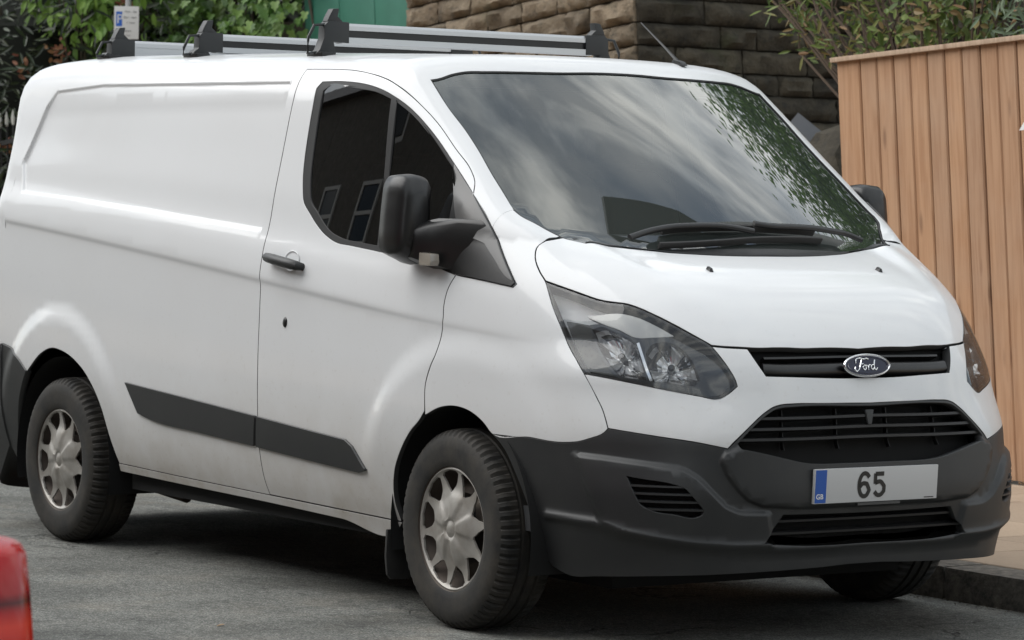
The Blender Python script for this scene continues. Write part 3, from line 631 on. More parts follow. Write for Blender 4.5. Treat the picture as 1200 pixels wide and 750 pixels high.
# ---------------------------------------------------------------- roof, windscreen, bonnet
def topcurve(pts): return [tuple(p) for p in pts]
rs_ = D['roof_side']; iB = len(rs_)-3                   # last points climb the B seam
wt = D['ws_top']; wst = [(wt[-1][0], wt[-1][1])] + [(-.466, .11)]
half_ws_top = list(wt) + [(-.4675, .11), (-.466, 0)]
fender_pts = rs_[7:10]
edge_r = list(rs_[:iB]) + [(xB-.0, float(rs_[iB][1]))]
edge_r = [p for p in edge_r]
def on_top_from_side(uv):
    P = lift('side', [uv], -1)[0]; return (P[0], abs(P[1]))
doorline = [on_top_from_side(uv) for uv in D['door'][:11]]      # the door's top edge, seen from above
roof_half = dense_poly([half_ws_top[::-1], rs_[:7], rs_[6:10] , [rs_[9]] + doorline[::-1][0:1], doorline[::-1], [doorline[0], (xB, RE_Y)], [(x, RE_Y) for x in np.linspace(xB, XJ, 40)], [(XJ, RE_Y), (XJ, 0)]], .014) + [(XJ, 0.)]
panel('roof', 'top', mirror_half([(x[1], x[0]) for x in roof_half]) and [(b, a) for a, b in mirror_half([(p[1], p[0]) for p in roof_half])], mat=M['paint'], grid=.035, parent=van, gap=.0, flange=.014, raw=True)
# rear cap (joined flush to side and roof at XJ)
yv = []
for uv in ([(XJ, -.165)] + [(XJ, v) for v in np.linspace(-.10, rail[-1][1], 26)]): yv.append(lift('side', [uv], 1)[0])
yv += [lift('top', [(XJ, y)])[0] for y in np.linspace(RE_Y, 0, 14)[1:]]
capL = [tuple(rear_uv(np.array([p]))[0]) for p in yv]
cap = capL + [(-a, b) for a, b in capL[::-1][1:]]
for s in (-1, 1):
    tlm = M.setdefault('tail', NT('tail_lamp_lens').set(Base_Color=(.38, .02, .02), Roughness=.15, Coat_Weight=1.).m)
    panel('tail_lamp', 'rear', [(s*a, b) for a, b in ((.925, .0), (.915, .30), (.86, .58), (.80, .58), (.82, .28), (.80, .0))], mat=tlm, grid=.03, parent=van, gap=0, off=.006, flange=.01)
rc = panel('rear_doors', 'rear', cap, mat=M['paint'], grid=.05, parent=van, gap=0, edge=False, raw=True)
bl = [tuple(rear_uv(np.array([p]))[0]) for p in (lift('side', [(XJ, v)], 1)[0] for v in np.linspace(-.165, -.55, 8))]
panel('rear_bumper', 'rear', bl + [(-a, b) for a, b in bl[::-1]], mat=M['bumper'], grid=.05, parent=van, gap=0, off=.012, flange=.04, raw=True)
# windscreen
ws_half = dense_poly([half_ws_top[::-1], D['ws_side'], D['hood_rear'] + [(.437, 0)]], .014) + [(.437, 0)]
def sym(h): return [(b, a) for a, b in mirror_half([(p[1], p[0]) for p in h])]
ws_full = sym(ws_half)
inner = inset(np.array(ws_full), .035)
# wider black band at the foot of the screen
inner = [(min(x, .300 + .0*abs(y) - .20*abs(y)**2.2), y) for x, y in inner]
panel('windscreen', 'top', ws_full, mat=M['screen'], grid=.05, parent=van, gap=.003, off=-.006, edge=False, raw=True)
panel('windscreen_border', 'top', ws_full, [inner], mat=M['frit'], grid=.05, parent=van, gap=.0, off=-.0075, edge=False, raw=True, hole_gap=0)
panel('windscreen_seal', 'top', ws_full, [inset(np.array(ws_full), .006)], mat=M['rubber'], grid=.05, parent=van, gap=-.001, off=-.003, edge=False, raw=True, hole_gap=0)
hs_ = D['hood_side']
hood_half = dense_poly([[(.437, 0)] + D['hood_rear'][::-1], hs_[:5], hs_[4:15], hs_[14:] + [(.9205, 0)]], .012) + [(.9205, 0)]
hood = panel('bonnet', 'top', sym(hood_half), mat=M['paint'], grid=.022, parent=van, gap=.0036, flange=.03, raw=True)
for s in (-1, 1):
    x, y = D['washer'][0]; p = Vector(lift('top', [(x, s*y)])[0]); nn = Vector(normal(np.array([p]))[0])
    rot = nn.to_track_quat('Z', 'X').to_matrix()
    V = [(.016, 0, .001), (.008, .008, .001), (-.016, .007, .001), (-.02, 0, .001), (-.016, -.007, .001), (.008, -.008, .001), (.012, 0, .004), (.004, .004, .010), (-.014, .004, .011), (-.014, -.004, .011), (.004, -.004, .010)]
    MB().add([p + rot @ Vector((v[1], v[0], v[2])) if False else p + (Vector((.93, 0, -.3))*v[0]*1.0 + Vector((0, 1, 0))*v[1] + nn*v[2]) for v in V],
        [(0,1,7,6), (1,2,8,7), (2,3,4,9,8), (4,5,10,9), (5,0,6,10), (6,7,8,9,10), (5,4,3,2,1,0)]).build('washer_nozzle', M['black'], hood, smooth=True)
# wipers
for a_, b_ in (('wiper_arm_a', 'wiper_blade_a'), ('wiper_arm_b', 'wiper_blade_b')):
    arm_ = strip('wiper_arm', 'top', [(x-.012, y*(1 if a_.endswith('_a') else -1)) for x, y in D[a_]], .020, .014, .030, M['black'], van, up=(1, 0, 0))
    blp = [(x-.006, y) for x, y in D[b_]]
    if b_.endswith('_a'): blp = [(x, -y if i < 3 else y) for i, (x, y) in enumerate(D[b_])]
    else: blp = [(x, -y if i < 3 else y) for i, (x, y) in enumerate(D[b_])]
    strip('wiper_blade', 'top', blp, .012, .022, .012, M['rubber'], arm_, up=(1, 0, 0))
panel('cowl', 'top', sym(dense_poly([[(.43, 0)] + [(x-.004, y) for x, y in D['hood_rear'][::-1][:-1]], [D['hood_rear'][1], (.28, .60)], [(.28, .60), (.355, .45), (.385, .25), (.395, 0)]], .02) + [(.395, 0)]), mat=M['black'], grid=.03, parent=van, gap=0, off=.004, flange=.01, raw=True)
# ---------------------------------------------------------------- front end
up_u = D['plate_panel']
BUMPS.append(('poly', [tuple(p) for p in inset(np.array(D['pod']), 0)][:], .016, .011))
pp = [(u, z) for u, z in D['plate_panel'] if z < 1]
pc = max(u for u, z in pp)
ppoly = [(.5091,.6492),(.522,.6254),(.504,.578),(.470,.530),(.440,.500),(.395,.480),(.28,.470),(-.1,.470),(-.1,.672),(.45,.672)]
BUMPS.append(('poly', ppoly, .012, .007))
BUMPS.append(('line', [(u, z) for u, z in D['chin']] + [(-.1, .344)], .014, .016))
fas = D['fascia']
fas_half = [(0, fas[6][1]-.0)] 
print('pts', fas[:7], fas[7:12])
def rings(poly, soft):
    lp = resample(poly, .016, corner=60); o_ = []
    for g in (-soft, -soft*.4, 0, soft*.4, soft): o_ += [tuple(p) for p in inset(lp, g)]
    return o_
bump_pts = rings(D['pod'], .011) + rings(ppoly, .007)
for g in (-.02, -.01, 0, .01, .02): bump_pts += [(u, z+g) for u, z in resample(D['chin'], .016, closed=False)]
bump_pts = bump_pts + [(-u, z) for u, z in bump_pts if u > .002]
ug = D['upper_grille']
top_c = lift('top', [(.9205, 0)])[0]
f_top = [(0, float(top_c[2]))]
# splice: centre top of hood edge is the opening; the fascia runs from lamp to lamp under the upper grille
zc_b = float(np.mean([ug[4][1]])); 
f1 = [tuple(p) for p in fas[:3]]            # along bonnet edge to the grille
f2 = [tuple(p) for p in fas[2:5]]           # left edge of upper grille
f3 = [tuple(p) for p in fas[4:7]] + [(0, fas[6][1])]
f4 = [(0, fas[7][1]-.001)] + [tuple(p) for p in fas[7:15]]
f5 = [tuple(p) for p in fas[14:]] + [tuple(fas[0])]
half_low = dense_poly([f4, [tuple(p) for p in fas[14:18]], [tuple(p) for p in fas[17:22]], [tuple(p) for p in fas[21:]] + [tuple(fas[0])], f1, f2, f3], .012) + [f3[-1]]
fascia = panel('front_panel', 'front', mirror_half(half_low), mat=M['paint'], grid=.02, parent=van, gap=.0026, flange=.035, raw=True)
bp = [tuple(p) for p in D['bumper']]
ib = 11                                       # first centre-bottom point
b_top = dense_poly([bp[:4], bp[3:10] + [(0, bp[10][1])]], .012)
b_bot = dense_poly([[(0, bp[11][1])] + bp[11:20], bp[19:25], bp[24:] + [bp[0]]], .012)
half_b = b_bot + b_top + [(0, bp[10][1])]
gr = mirror_half([(0, D['grille'][6][1])] + D['grille'][:6][::-1] + D['grille'][8:][::-1] + [D['grille'][7], (0, D['grille'][7][1])])
lg = mirror_half([(0, D['low_grille'][4][1]), D['low_grille'][4], D['low_grille'][0], D['low_grille'][1], D['low_grille'][2], (0, D['low_grille'][3][1])])
vt = [tuple(p) for p in D['vent']]; vtm = [(-u, z) for u, z in vt]
gr = [p for i, p in enumerate(gr) if i == 0 or abs(p[0]-gr[i-1][0])+abs(p[1]-gr[i-1][1]) > 1e-4]
bumper = panel('front_bumper', 'front', mirror_half(half_b), [resample(gr, .012), resample(lg, .012), resample(vt, .012), resample(vtm, .012)], mat=M['bumper'], grid=.02, parent=van, gap=.0026, flange=.03, raw=True, extra=bump_pts, hole_gap=0)
def back(name, loop, off, mat, par): return panel(name, 'front', loop, mat=mat, grid=.05, parent=par, gap=-.02, off=off, edge=False)
back('grille_backing', gr, -.075, M['void'], bumper); back('grille_backing', lg, -.07, M['void'], bumper)
for v_ in (vt, vtm): back('vent_backing', v_, -.035, M['void'], bumper)
def inpoly_span(loop, z, sgn=None):
    lp = resample(loop, .004); xs_ = []
    for i in range(len(lp)):
        a, b = lp[i], lp[(i+1) % len(lp)]
        if (a[1] <= z) != (b[1] <= z): xs_.append(a[0] + (z-a[1])/(b[1]-a[1])*(b[0]-a[0]))
    return (min(xs_), max(xs_)) if len(xs_) >= 2 else None
# main grille: bright-edged rim and four slats, uprights behind
for z_ in (.757, .723, .690):
    sp_ = inpoly_span(gr, z_)
    strip('grille_slat', 'front', [(sp_[0]-.004, z_), (sp_[0]*.5, z_), (0, z_+.002), (sp_[1]*.5, z_), (sp_[1]+.004, z_)], .014, .030, -.024, M['grille'], bumper)
for u_ in (-.30, -.10, .10, .30):
    strip('grille_upright', 'front', [(u_, .655), (u_, .79)], .006, .016, -.058, M['grille'], bumper, up=(0, 1, 0))
for z_ in (.425, .385):
    sp_ = inpoly_span(lg, z_); strip('grille_slat', 'front', [(sp_[0]-.004, z_), (0, z_), (sp_[1]+.004, z_)], .012, .03, -.028, M['grille'], bumper)
lev = [(.012, .012), (.002, -.034), (-.010, -.034), (-.018, .012)]
panel('bonnet_lever', 'front', [(u-.0, z+.765) for u, z in lev], mat=M['bumper'], grid=.02, parent=bumper, gap=0, off=-.004, flange=.01)
for sg in (1, -1):
    loop = vt if sg > 0 else vtm
    za, zb = min(z for u, z in loop), max(z for u, z in loop)
    for k_ in range(1, 5):
        z_ = za + (zb-za)*k_/5.2 ; sp_ = inpoly_span(loop, z_)
        if sp_: strip('vent_slat', 'front', [(sp_[0]-.003, z_+(.004 if sg > 0 else -.004)*0), ((sp_[0]+sp_[1])/2, z_), (sp_[1]+.003, z_)], .009, .02, -.012, M['bumper'], bumper)
# upper grille: dark recess, full-width rounded bar, oval badge
ugl = mirror_half([(0, D['hood_side'][-1][0] and .985)] + [(u, min(z, .985)) for u, z in ug[:4]] + [(0, ug[4][1])])
back('upper_grille_backing', ugl, -.05, M['void'], fascia)
strip('upper_grille_bar', 'front', [(-.372, .914), (-.33, .912), (-.2, .912), (0, .915), (.2, .912), (.33, .912), (.372, .914)], .042, .03, -.022, M['black'], fascia)
strip('upper_grille_lip', 'front', [(-.36, .952), (0, .955), (.36, .952)], .012, .03, -.035, M['black'], fascia)
bc = Vector(lift('front', [(0, .918)])[0]) + Vector((.012, 0, 0)); bn = Vector((.97, 0, .24)).normalized(); bu = Vector((0, 1, 0)); bv = bn.cross(bu)
def badge_ring(rx, ry, h0, h1, w_):
    mb = MB(); n_ = 40
    for k_ in range(n_):
        a = 2*math.pi*k_/n_
        for (dr, hh) in ((0, h0), (0, h1), (-w_*.5, h1+.0025), (-w_, h1), (-w_, h0)):
            mb.V.append(tuple(bc + bu*(rx+dr)*math.cos(a) + bv*(ry+dr)*math.sin(a) + bn*hh))
    for k_ in range(n_):
        for i_ in range(4): mb.F.append((k_*5+i_, ((k_+1) % n_)*5+i_, ((k_+1) % n_)*5+i_+1, k_*5+i_+1)); mb.M.append(0)
    return mb
def badge_disc(rx, ry, h, n_=40): return MB().add([tuple(bc + bu*rx*math.cos(2*math.pi*k_/n_) + bv*ry*math.sin(2*math.pi*k_/n_) + bn*h) for k_ in range(n_)], [tuple(range(n_))])
bd = badge_ring(.098, .0385, -.004, .006, .007).build('oval_badge', M['chrome'], fascia, smooth=True, auto=60)
badge_disc(.092, .033, .005).build('badge_face', plain('badge_blue', (.008, .010, .035), .2), bd)
badge_ring(.084, .0275, .004, .0055, .0018).build('badge_line', M['chrome'], bd, smooth=True)
def script_stroke(pts, r):
    pp_ = resample(pts, .06, corner=70, closed=False)
    return [bc + bu*x*.0205 + bv*y*.0205 + bn*.0065 for x, y in pp_]
mb = MB()
for st, r_ in (([(-2.55,-.25),(-2.75,-.65),(-2.35,-1.0),(-1.85,-.6),(-1.45,.2),(-1.15,.9)], .0022), ([(-2.4,.35),(-2.3,.9),(-1.6,1.15),(-.7,1.0),(-.1,1.1),(.25,.95)], .0022), ([(-1.75,.15),(-1.2,.22),(-.85,.3)], .0018),
    ([(-.75,-.75),(-1.0,-.35),(-.7,.05),(-.4,-.2),(-.5,-.65),(-.75,-.75)], .0020), ([(-.45,.0),(-.1,-.05),(.05,-.8)], .0017), ([(.05,-.75),(.2,-.1),(.35,.1),(.6,.0)], .0020),
    ([(1.25,.05),(.9,.05),(.7,-.45),(.95,-.75),(1.3,-.35)], .0020), ([(1.55,.85),(1.35,.1),(1.3,-.6),(1.65,-.72),(1.95,-.4)], .0022)):
    mb.tube(script_stroke(st, r_), r_, 6)
mb.build('badge_script', M['chrome'], bd, smooth=True)
# number plate
pc_ = Vector((1.0225, 0, .538)); pu = Vector((0, 1, 0)); pvv = Vector((.0523, 0, .9986)).normalized() * 1; pvv = Vector((-(-.0523), 0, .9986)); pn = pu.cross(pvv)
if pn.x < 0: pn = -pn
M['plate'] = NT('plate_white').set(Base_Color=(.50, .50, .50), Roughness=.35).m
def prect(x0, x1, z0, z1, h0, h1): 
    V = [pc_ + pu*a + pvv*b + pn*h for h in (h0, h1) for a, b in ((x0, z0), (x1, z0), (x1, z1), (x0, z1))]
    return MB().add(V, [(0,3,2,1),(4,5,6,7),(0,1,5,4),(1,2,6,5),(2,3,7,6),(3,0,4,7)])
plate = prect(-.26, .26, -.0555, .0555, -.012, 0).build('number_plate', M['plate'], van, bevel=.002)
prect(-.2575, -.212, -.053, .053, 0, .0008).build('country_band', plain('band_blue', (.015, .085, .36), .35), plate)
inkm = plain('plate_black', (.012, .012, .012), .4)
def glyph(polys, x, z, sx, sz, h=.0012, mat=inkm, name='plate_character', par=plate):
    mb = MB()
    for poly, w_ in polys:
        pp_ = resample(poly, .08, corner=50, closed=False); pp_ = np.array(pp_)*(sx, sz) + (x, z); n_ = len(pp_)
        b = len(mb.V)
        for i_ in range(n_):
            d_ = pp_[min(i_+1, n_-1)] - pp_[max(i_-1, 0)]; d_ = d_/np.linalg.norm(d_); q = np.array([-d_[1], d_[0]])*w_/2
            for sg in (1, -1): mb.V.append(tuple(pc_ + pu*(pp_[i_][0]+sg*q[0]) + pvv*(pp_[i_][1]+sg*q[1]) + pn*h))
        for i_ in range(n_-1): mb.F.append((b+2*i_, b+2*i_+1, b+2*i_+3, b+2*i_+2)); mb.M.append(0)
    return mb.build(name, mat, par)
w_ = .0142
g6 = [([(.82,.9),(.35,.93),(.08,.72),(.08,.28),(.35,.07),(.65,.07),(.90,.28),(.65,.53),(.30,.53),(.10,.42)], w_)]
g5 = [([(.90,.93),(.15,.93),(.13,.56),(.60,.58),(.90,.38),(.80,.12),(.45,.06),(.10,.17)], w_)]
glyph([([(.88,.80),(.70,.93),(.30,.93),(.09,.72),(.09,.28),(.30,.07),(.70,.07),(.91,.28),(.70,.54),(.30,.54),(.12,.42)], w_)], -.078, -.0395, .050, .079)
glyph([([(.86,.93),(.14,.93)], w_), ([(.14,.95),(.14,.52)], w_), ([(.13,.56),(.60,.60),(.90,.42),(.90,.22),(.65,.07),(.32,.07),(.10,.20)], w_)], -.015, -.0395, .050, .079)
wm = plain('plate_white_ink', (.75, .75, .75), .4)
def flat_text(body_, loc, size, mat, par, name, tilt=0.):
    cu = bpy.data.curves.new(name, 'FONT'); cu.body = body_; cu.size = size; cu.align_x = 'LEFT'; cu.offset = size*.018; o = bpy.data.objects.new(name, cu); C.objects.link(o)
    o.data.materials.append(mat); bpy.context.view_layer.update(); me = bpy.data.meshes.new_from_object(o.evaluated_get(bpy.context.evaluated_depsgraph_get())); bpy.data.objects.remove(o)
    o = bpy.data.objects.new(name, me); C.objects.link(o); o.parent = par; o.rotation_euler = (R(90)-tilt, 0, R(90)); o.location = loc; return o
tp = pc_ + pu*(-.2535) + pvv*(-.040) + pn*.0018
flat_text('GB', tp, .023, wm, plate, 'country_code', tilt=-math.asin(pvv.x))
prect(.205, .245, -.051, -.048, 0, .001).build('plate_maker_mark', inkm, plate)
prect(-.075, .105, -.0665, -.0575, -.012, -.002).build('plate_footer', plain('dealer_strip', (.06, .06, .06), .5), plate)
# ---------------------------------------------------------------- headlamps
def lamp_interior(s):
    L = [(s*u, z) for u, z in D['lamp']]
    lens = panel('headlamp', 'front', L, mat=M['lens'], grid=.03, parent=van, gap=.0012, off=-.001, flange=.006)
    reflm = M['refl']; hous = M['hous']
    def lp(pts): return [(s*u, z) for u, z in pts]
    panel('headlamp_housing', 'front', L, mat=M['house_grad'], grid=.03, parent=lens, gap=-.001, off=-.078, edge=False)
    panel('headlamp_seal', 'front', L, [inset(resample(L, .012), .007)], mat=M['black'], grid=.03, parent=lens, gap=.001, off=-.004, edge=False, hole_gap=0)
    for key, off in (('lamp_dark', -.030), ('lamp_bowl1', -.022), ('lamp_bowl2', -.022)):
        pass
    def from_px(name): return [(s*u, z) for u, z in D[name]]
    panel('side_marker', 'front', from_px('lamp_dark'), mat=M['marker'], grid=.03, parent=lens, gap=0, off=-.024, flange=.02)
    panel('lamp_bezel', 'front', from_px('lamp_lowbezel'), [resample(from_px('lamp_bowl1'), .01), resample(from_px('lamp_bowl2'), .01)], mat=M['bezel'], grid=.02, parent=lens, gap=0, off=-.018, flange=.03, hole_gap=0)
    for nm in ('lamp_bowl1', 'lamp_bowl2'):
        lpb = resample(from_px(nm), .008); cen = lpb.mean(0); mb = MB(); rings_ = []
        for k_, dpt in ((1.0, .018), (.92, .034), (.8, .048), (.62, .060), (.4, .068), (.18, .072)):
            U = cen + (lpb-cen)*k_; P_r = lift('front', U); Nr = normal(P_r)
            # faceted reflector: flutes
            a_ = np.arctan2((lpb-cen)[:, 1], (lpb-cen)[:, 0]); fl_ = .003*np.sin(a_*11)*(k_ > .2)*(k_ < .95)
            rings_.append(P_r - Nr*(dpt + fl_)[:, None])
        n_ = len(lpb); V = np.vstack(rings_); Fs = []
        for i_ in range(len(rings_)-1):
            for j_ in range(n_): Fs.append((i_*n_+j_, i_*n_+(j_+1) % n_, (i_+1)*n_+(j_+1) % n_, (i_+1)*n_+j_))
        Fs.append(tuple(range((len(rings_)-1)*n_, len(rings_)*n_)))
        mesh('reflector', V, Fs, None, lens, smooth=False, mats=[M['refl'], M['refl_dark'], M['refl_mid']], mi=[(1 if (i == 0 or (i == 2 and j % 3 == 0) or (i == 1 and j % 4 == 1)) else 2 if (j % 2 and i < 4) else 0) for i in range(len(rings_)-1) for j in (np.arange(n_)//7)] + [1])  # facet colours alternate to imitate bright and dark reflections
        c0 = rings_[-1].mean(0); Nc = normal(lift('front', [cen]))[0]; a = Vector(c0); b = a + Vector(Nc)*.035
        MB().tube([a, b, b+Vector(Nc)*.006], [.011, .012, .006], 12).build('bulb', M['bezel'], lens, smooth=True, auto=40)
    strip('lamp_blade', 'front', from_px('lamp_blade'), .009, .012, -.012, M['chrome'], lens, s=1, step=.01, up=(0, 1, 0), rnd=False)
    panel('indicator_unit', 'front', from_px('lamp_ind'), mat=M['indic'], grid=.02, parent=lens, gap=0, off=-.020, flange=.02)
n_r = NT('reflector'); n_r.set(Base_Color=(.97, .97, .98), Roughness=.16, Metallic=.55)
wv_ = n_r.n('ShaderNodeTexWave', bands_direction='DIAGONAL'); wv_.inputs['Scale'].default_value = 26; wv_.inputs['Distortion'].default_value = 6; wv_.inputs['Detail'].default_value = 2
n_r.l(n_r.tc.outputs['Object'], wv_.inputs['Vector']); n_r.bump(wv_.outputs[0], .25, .004); M['refl'] = n_r.m
M['refl_dark'] = plain('reflector_mirrored_dark', (.10, .10, .105), .2, .5); M['refl_mid'] = plain('reflector_mirrored_mid', (.55, .56, .58), .1, 1.)  # dark and mid facet tones painted in for reflections of housing and sky
M['hous'] = plain('lamp_housing', (.16, .165, .17), .35, .3)
M['house_grad'] = plain('lamp_tray', (.90, .90, .91), .3, .0)
M['bezel'] = plain('lamp_bezel', (.045, .05, .058), .2, .2)
M['marker'] = NT('smoked_marker').set(Base_Color=(.035, .04, .04), Roughness=.25).m
M['indic'] = plain('indicator_unit', (.68, .67, .65), .25, .2)
for s in (-1, 1): lamp_interior(s)
# ---------------------------------------------------------------- wheels
def wheel(cx, s, steer=0., rot=0.):
    """built round the origin with its outer face towards -Y, then placed"""
    Rt, wdt = .335, .215
    # tyre with shoulder blocks
    prof = [(.209, .105, 0), (.216, .109, 0), (.235, .1125, 0), (.27, .1145, 0), (.295, .1125, 0), (.312, .1045, .4), (.322, .096, 1), (.3295, .086, 1), (.333, .070, 1), (.335, .046, .15), (.3275, .042, 0), (.3275, .036, 0), (.3352, .033, 0), (.3352, .008, 0), (.3275, .005, 0)]
    prof = prof + [(r, -y, q) for r, y, q in prof[::-1]]
    nseg = 330; V = []; Fs = []
    for k_ in range(nseg):
        a = 2*math.pi*k_/nseg; ph = k_ % 5
        for r, y, q in prof:
            dr = -.0095*q if ph == 0 else (-.006*q if ph == 1 else (-.0012*q if ph == 3 else 0))
            r2 = r + dr; 
            if math.sin(a) < -.93: r2 = r2 - (r2*(-math.sin(a)) - .331)*.9 if r2*(-math.sin(a)) > .331 else r2
            V.append((r2*math.cos(a), -y, r2*math.sin(a)))
    m_ = len(prof)
    for k_ in range(nseg):
        for i_ in range(m_-1): Fs.append((k_*m_+i_, k_*m_+i_+1, ((k_+1) % nseg)*m_+i_+1, ((k_+1) % nseg)*m_+i_))
    g = Matrix.Translation((cx, s*.866, .3345)) @ Matrix.Rotation(steer, 4, 'Z') @ Matrix.Rotation(0 if s < 0 else math.pi, 4, 'Z')
    def put(V): return [tuple(g @ Vector(v)) for v in V]
    mb = MB(); mb.lathe([(.0, .03), (.10, .03), (.12, .045), (.165, .03), (.195, .06), (.208, .100), (.212, .104), (.212, -.1), (.20, -.1)], (0, 0, 0), 1, 48, sgn=-1)
    mb.V = put(mb.V); rim = mb.build('wheel', M['steel'], van, smooth=True, auto=30)
    ty = mesh('tyre', put(V), Fs, M['tyre'], rim); ty.data.set_sharp_from_angle(angle=R(28))
    # wheel trim: star of ten points over ten dark openings
    hole = []
    for k_ in range(10):
        a0 = rot + (k_+.5)*math.pi/5; pr = [(.124, .03), (.146, .185), (.187, .266), (.1955, .20), (.1975, 0), (.1955, -.20), (.187, -.266), (.146, -.185), (.124, -.03)]
        hole.append([(r*math.cos(a0+t), r*math.sin(a0+t)) for r, t in pr])
    o_ = [(.2085*math.cos(2*math.pi*k_/96), .2085*math.sin(2*math.pi*k_/96)) for k_ in range(96)]
    hs = [resample(h, .007, corner=8) for h in hole]
    gr_ = []
    for r in np.arange(.006, .204, .0075):
        n_ = max(6, int(2*math.pi*r/.0085)); gr_ += [(r*math.cos(2*math.pi*(j+.5*(int(r*1000) % 2))/n_), r*math.sin(2*math.pi*(j+.5*(int(r*1000) % 2))/n_)) for j in range(n_)]
    gr_ = np.array(gr_); ok = poly_sd(gr_[:, 0], gr_[:, 1], o_) < -.002
    for h in hs: ok &= poly_sd(gr_[:, 0], gr_[:, 1], h) > .0025
    gr_ = gr_[ok]
    loops = [np.array(o_)] + hs; pts = [Vector(p) for p in np.vstack(loops + [gr_])]; E = []; b = 0
    for lp in loops: E += [(b+i, b+(i+1) % len(lp)) for i in range(len(lp))]; b += len(lp)
    r_ = delaunay_2d_cdt(pts, E, [], 0, 1e-7); U = np.array([tuple(v) for v in r_[0]]); T = np.array([tuple(f) for f in r_[2]]); cen = U[T].mean(1)
    ok = poly_sd(cen[:, 0], cen[:, 1], o_) < 0
    for h in hs: ok &= poly_sd(cen[:, 0], cen[:, 1], h) > 0
    T = T[ok]
    def hgt(U):
        r = np.hypot(U[:, 0], U[:, 1]); a = np.arctan2(U[:, 1], U[:, 0]) - rot
        y = .100 - .014*np.exp(-((r-.150)/.05)**2)
        y = y + .012*np.exp(-(r/.11)**2)
        y = y - .007*np.exp(-((r-.026)/.007)**2)
        pet = np.cos(5*a); y = y + .0032*np.clip(pet*3.2+.6, -1, 1)*sstep(r, .028, .045)*(1-sstep(r, .105, .135))
        y = y + .006*np.exp(-((r-.202)/.006)**2)
        return y
    Vh = [(u[0], -h_, u[1]) for u, h_ in zip(U, hgt(U))]
    b = 0; Fs = [tuple(t) for t in T]; inv = {}
    for i, og in enumerate(r_[3]):
        for q in og: inv[q] = i
    for lp in loops:
        idx = [inv[b+i] for i in range(len(lp)) if b+i in inv]; b += len(lp); base = len(Vh)
        for i in idx: Vh.append((Vh[i][0], Vh[i][1]+.007, Vh[i][2]))
        for i in range(len(idx)): j = (i+1) % len(idx); Fs.append((idx[i], idx[j], base+j, base+i))
    mb = MB().add(put(Vh), Fs); mb.build('wheel_trim', M['hub'], rim, smooth=True, auto=32)
    # brake disc and caliper seen through the openings
    mb = MB().lathe([(.0, .0), (.145, .0), (.145, .02), (0, .02)], (0, 0, 0), 1, 40, sgn=-1); mb.V = put(mb.V); mb.build('brake_disc', M['steel'], rim, smooth=True, auto=30)
    mb = MB().box((.07, -.055, .0), (.155, .0, .12)); mb.V = put(mb.V); mb.build('brake_caliper', plain('caliper', (.22, .19, .16), .6, .3), rim, bevel=.012)
for cx, st, ro in ((0.0, R(-1.5), .15), (-2.933, 0, .42)):
    for s in (-1, 1): wheel(cx, s, st, ro)
# wheel housings, underbody, interior
for cx in (.02, -2.94):
    for s in (-1, 1):
        mb = MB(); n_ = 24; V = []
        for k_ in range(n_+1):
            a = math.pi*(k_/n_*1.16-.08)
            for yy in (.955, .50): V.append((cx+.425*math.cos(a), s*yy, .33+.425*math.sin(a)))
        mb.add(V, [(2*k_, 2*k_+1, 2*k_+3, 2*k_+2) for k_ in range(n_)])
        V = [(cx+.425*math.cos(math.pi*(k_/n_*1.16-.08)), s*.50, .33+.425*math.sin(math.pi*(k_/n_*1.16-.08))) for k_ in range(n_+1)]
        mb.add(V, [tuple(range(n_+1))]); mb.build('wheel_arch_liner', M['void'], van, smooth=True, auto=30)

mb = MB(); mb.box((-2.48, -.87, .25), (-.43, .87, .32)); mb.box((.44, -.55, .245), (.76, .55, .262)); mb.box((-.34, -.62, .165), (.43, .62, .30)); mb.box((-3.75, -.50, .30), (.55, .50, .36)); mb.box((.44, -.70, .26), (.80, .70, .34)); mb.box((-3.8, -.8, .36), (-3.4, .8, .42))
mb.build('underbody', M['void'], van)
mb = MB().tube([(-2.6, -.55, .30), (-2.6, -.58, .22)], .03, 8).tube([(-2.75, -.60, .215), (-2.52, -.60, .20)], .022, 8).tube([(-1.2, -.3, .22), (-3.2, -.35, .24)], .035, 8)
mb.build('exhaust', M['steel'], van, smooth=True)
for cx in (0, -2.933): MB().tube([(cx, -.8, .33), (cx, .8, .33)], .04, 8).build('axle', M['void'], van)
for s in (-1, 1):
    MB().prism([(.865, .292), (.958, .292), (.962, .20), (.955, .135), (.94, .12), (.86, .117)], 0, -.43, -.418).build('mudflap', M['rubber'], van, bevel=.003) if s > 0 else MB().prism([(-.865, .292), (-.958, .292), (-.962, .20), (-.955, .135), (-.94, .12), (-.86, .117)], 0, -.43, -.418).build('mudflap', M['rubber'], van, bevel=.003)
cab = MB(); cab.box((-1.45, -.80, .35), (-1.40, .80, 1.86)); cab.box((-1.40, -.90, .36), (.45, .90, .44)); cab.box((.42, -.60, .44), (.46, .60, .93))
cab.build('bulkhead', M['dash'], van)
dash = MB().prism([(-.16, 1.02), (.02, 1.16), (.24, 1.185), (.32, 1.17), (.40, .9), (-.1, .8)], 1, -.70, .70).build('dashboard', M['dash'], van, bevel=.02)
MB().prism([(-.14, 1.08), (-.05, 1.235), (.03, 1.25), (.12, 1.18)], 1, -.62, -.22).build('instrument_hood', M['seat'], dash, bevel=.025)
def wheelring(c, r, nrm):
    q = Vector(nrm).to_track_quat('Z', 'Y').to_matrix(); return [Vector(c) + q @ Vector((r*math.cos(2*math.pi*k_/32), r*math.sin(2*math.pi*k_/32), 0)) for k_ in range(33)]
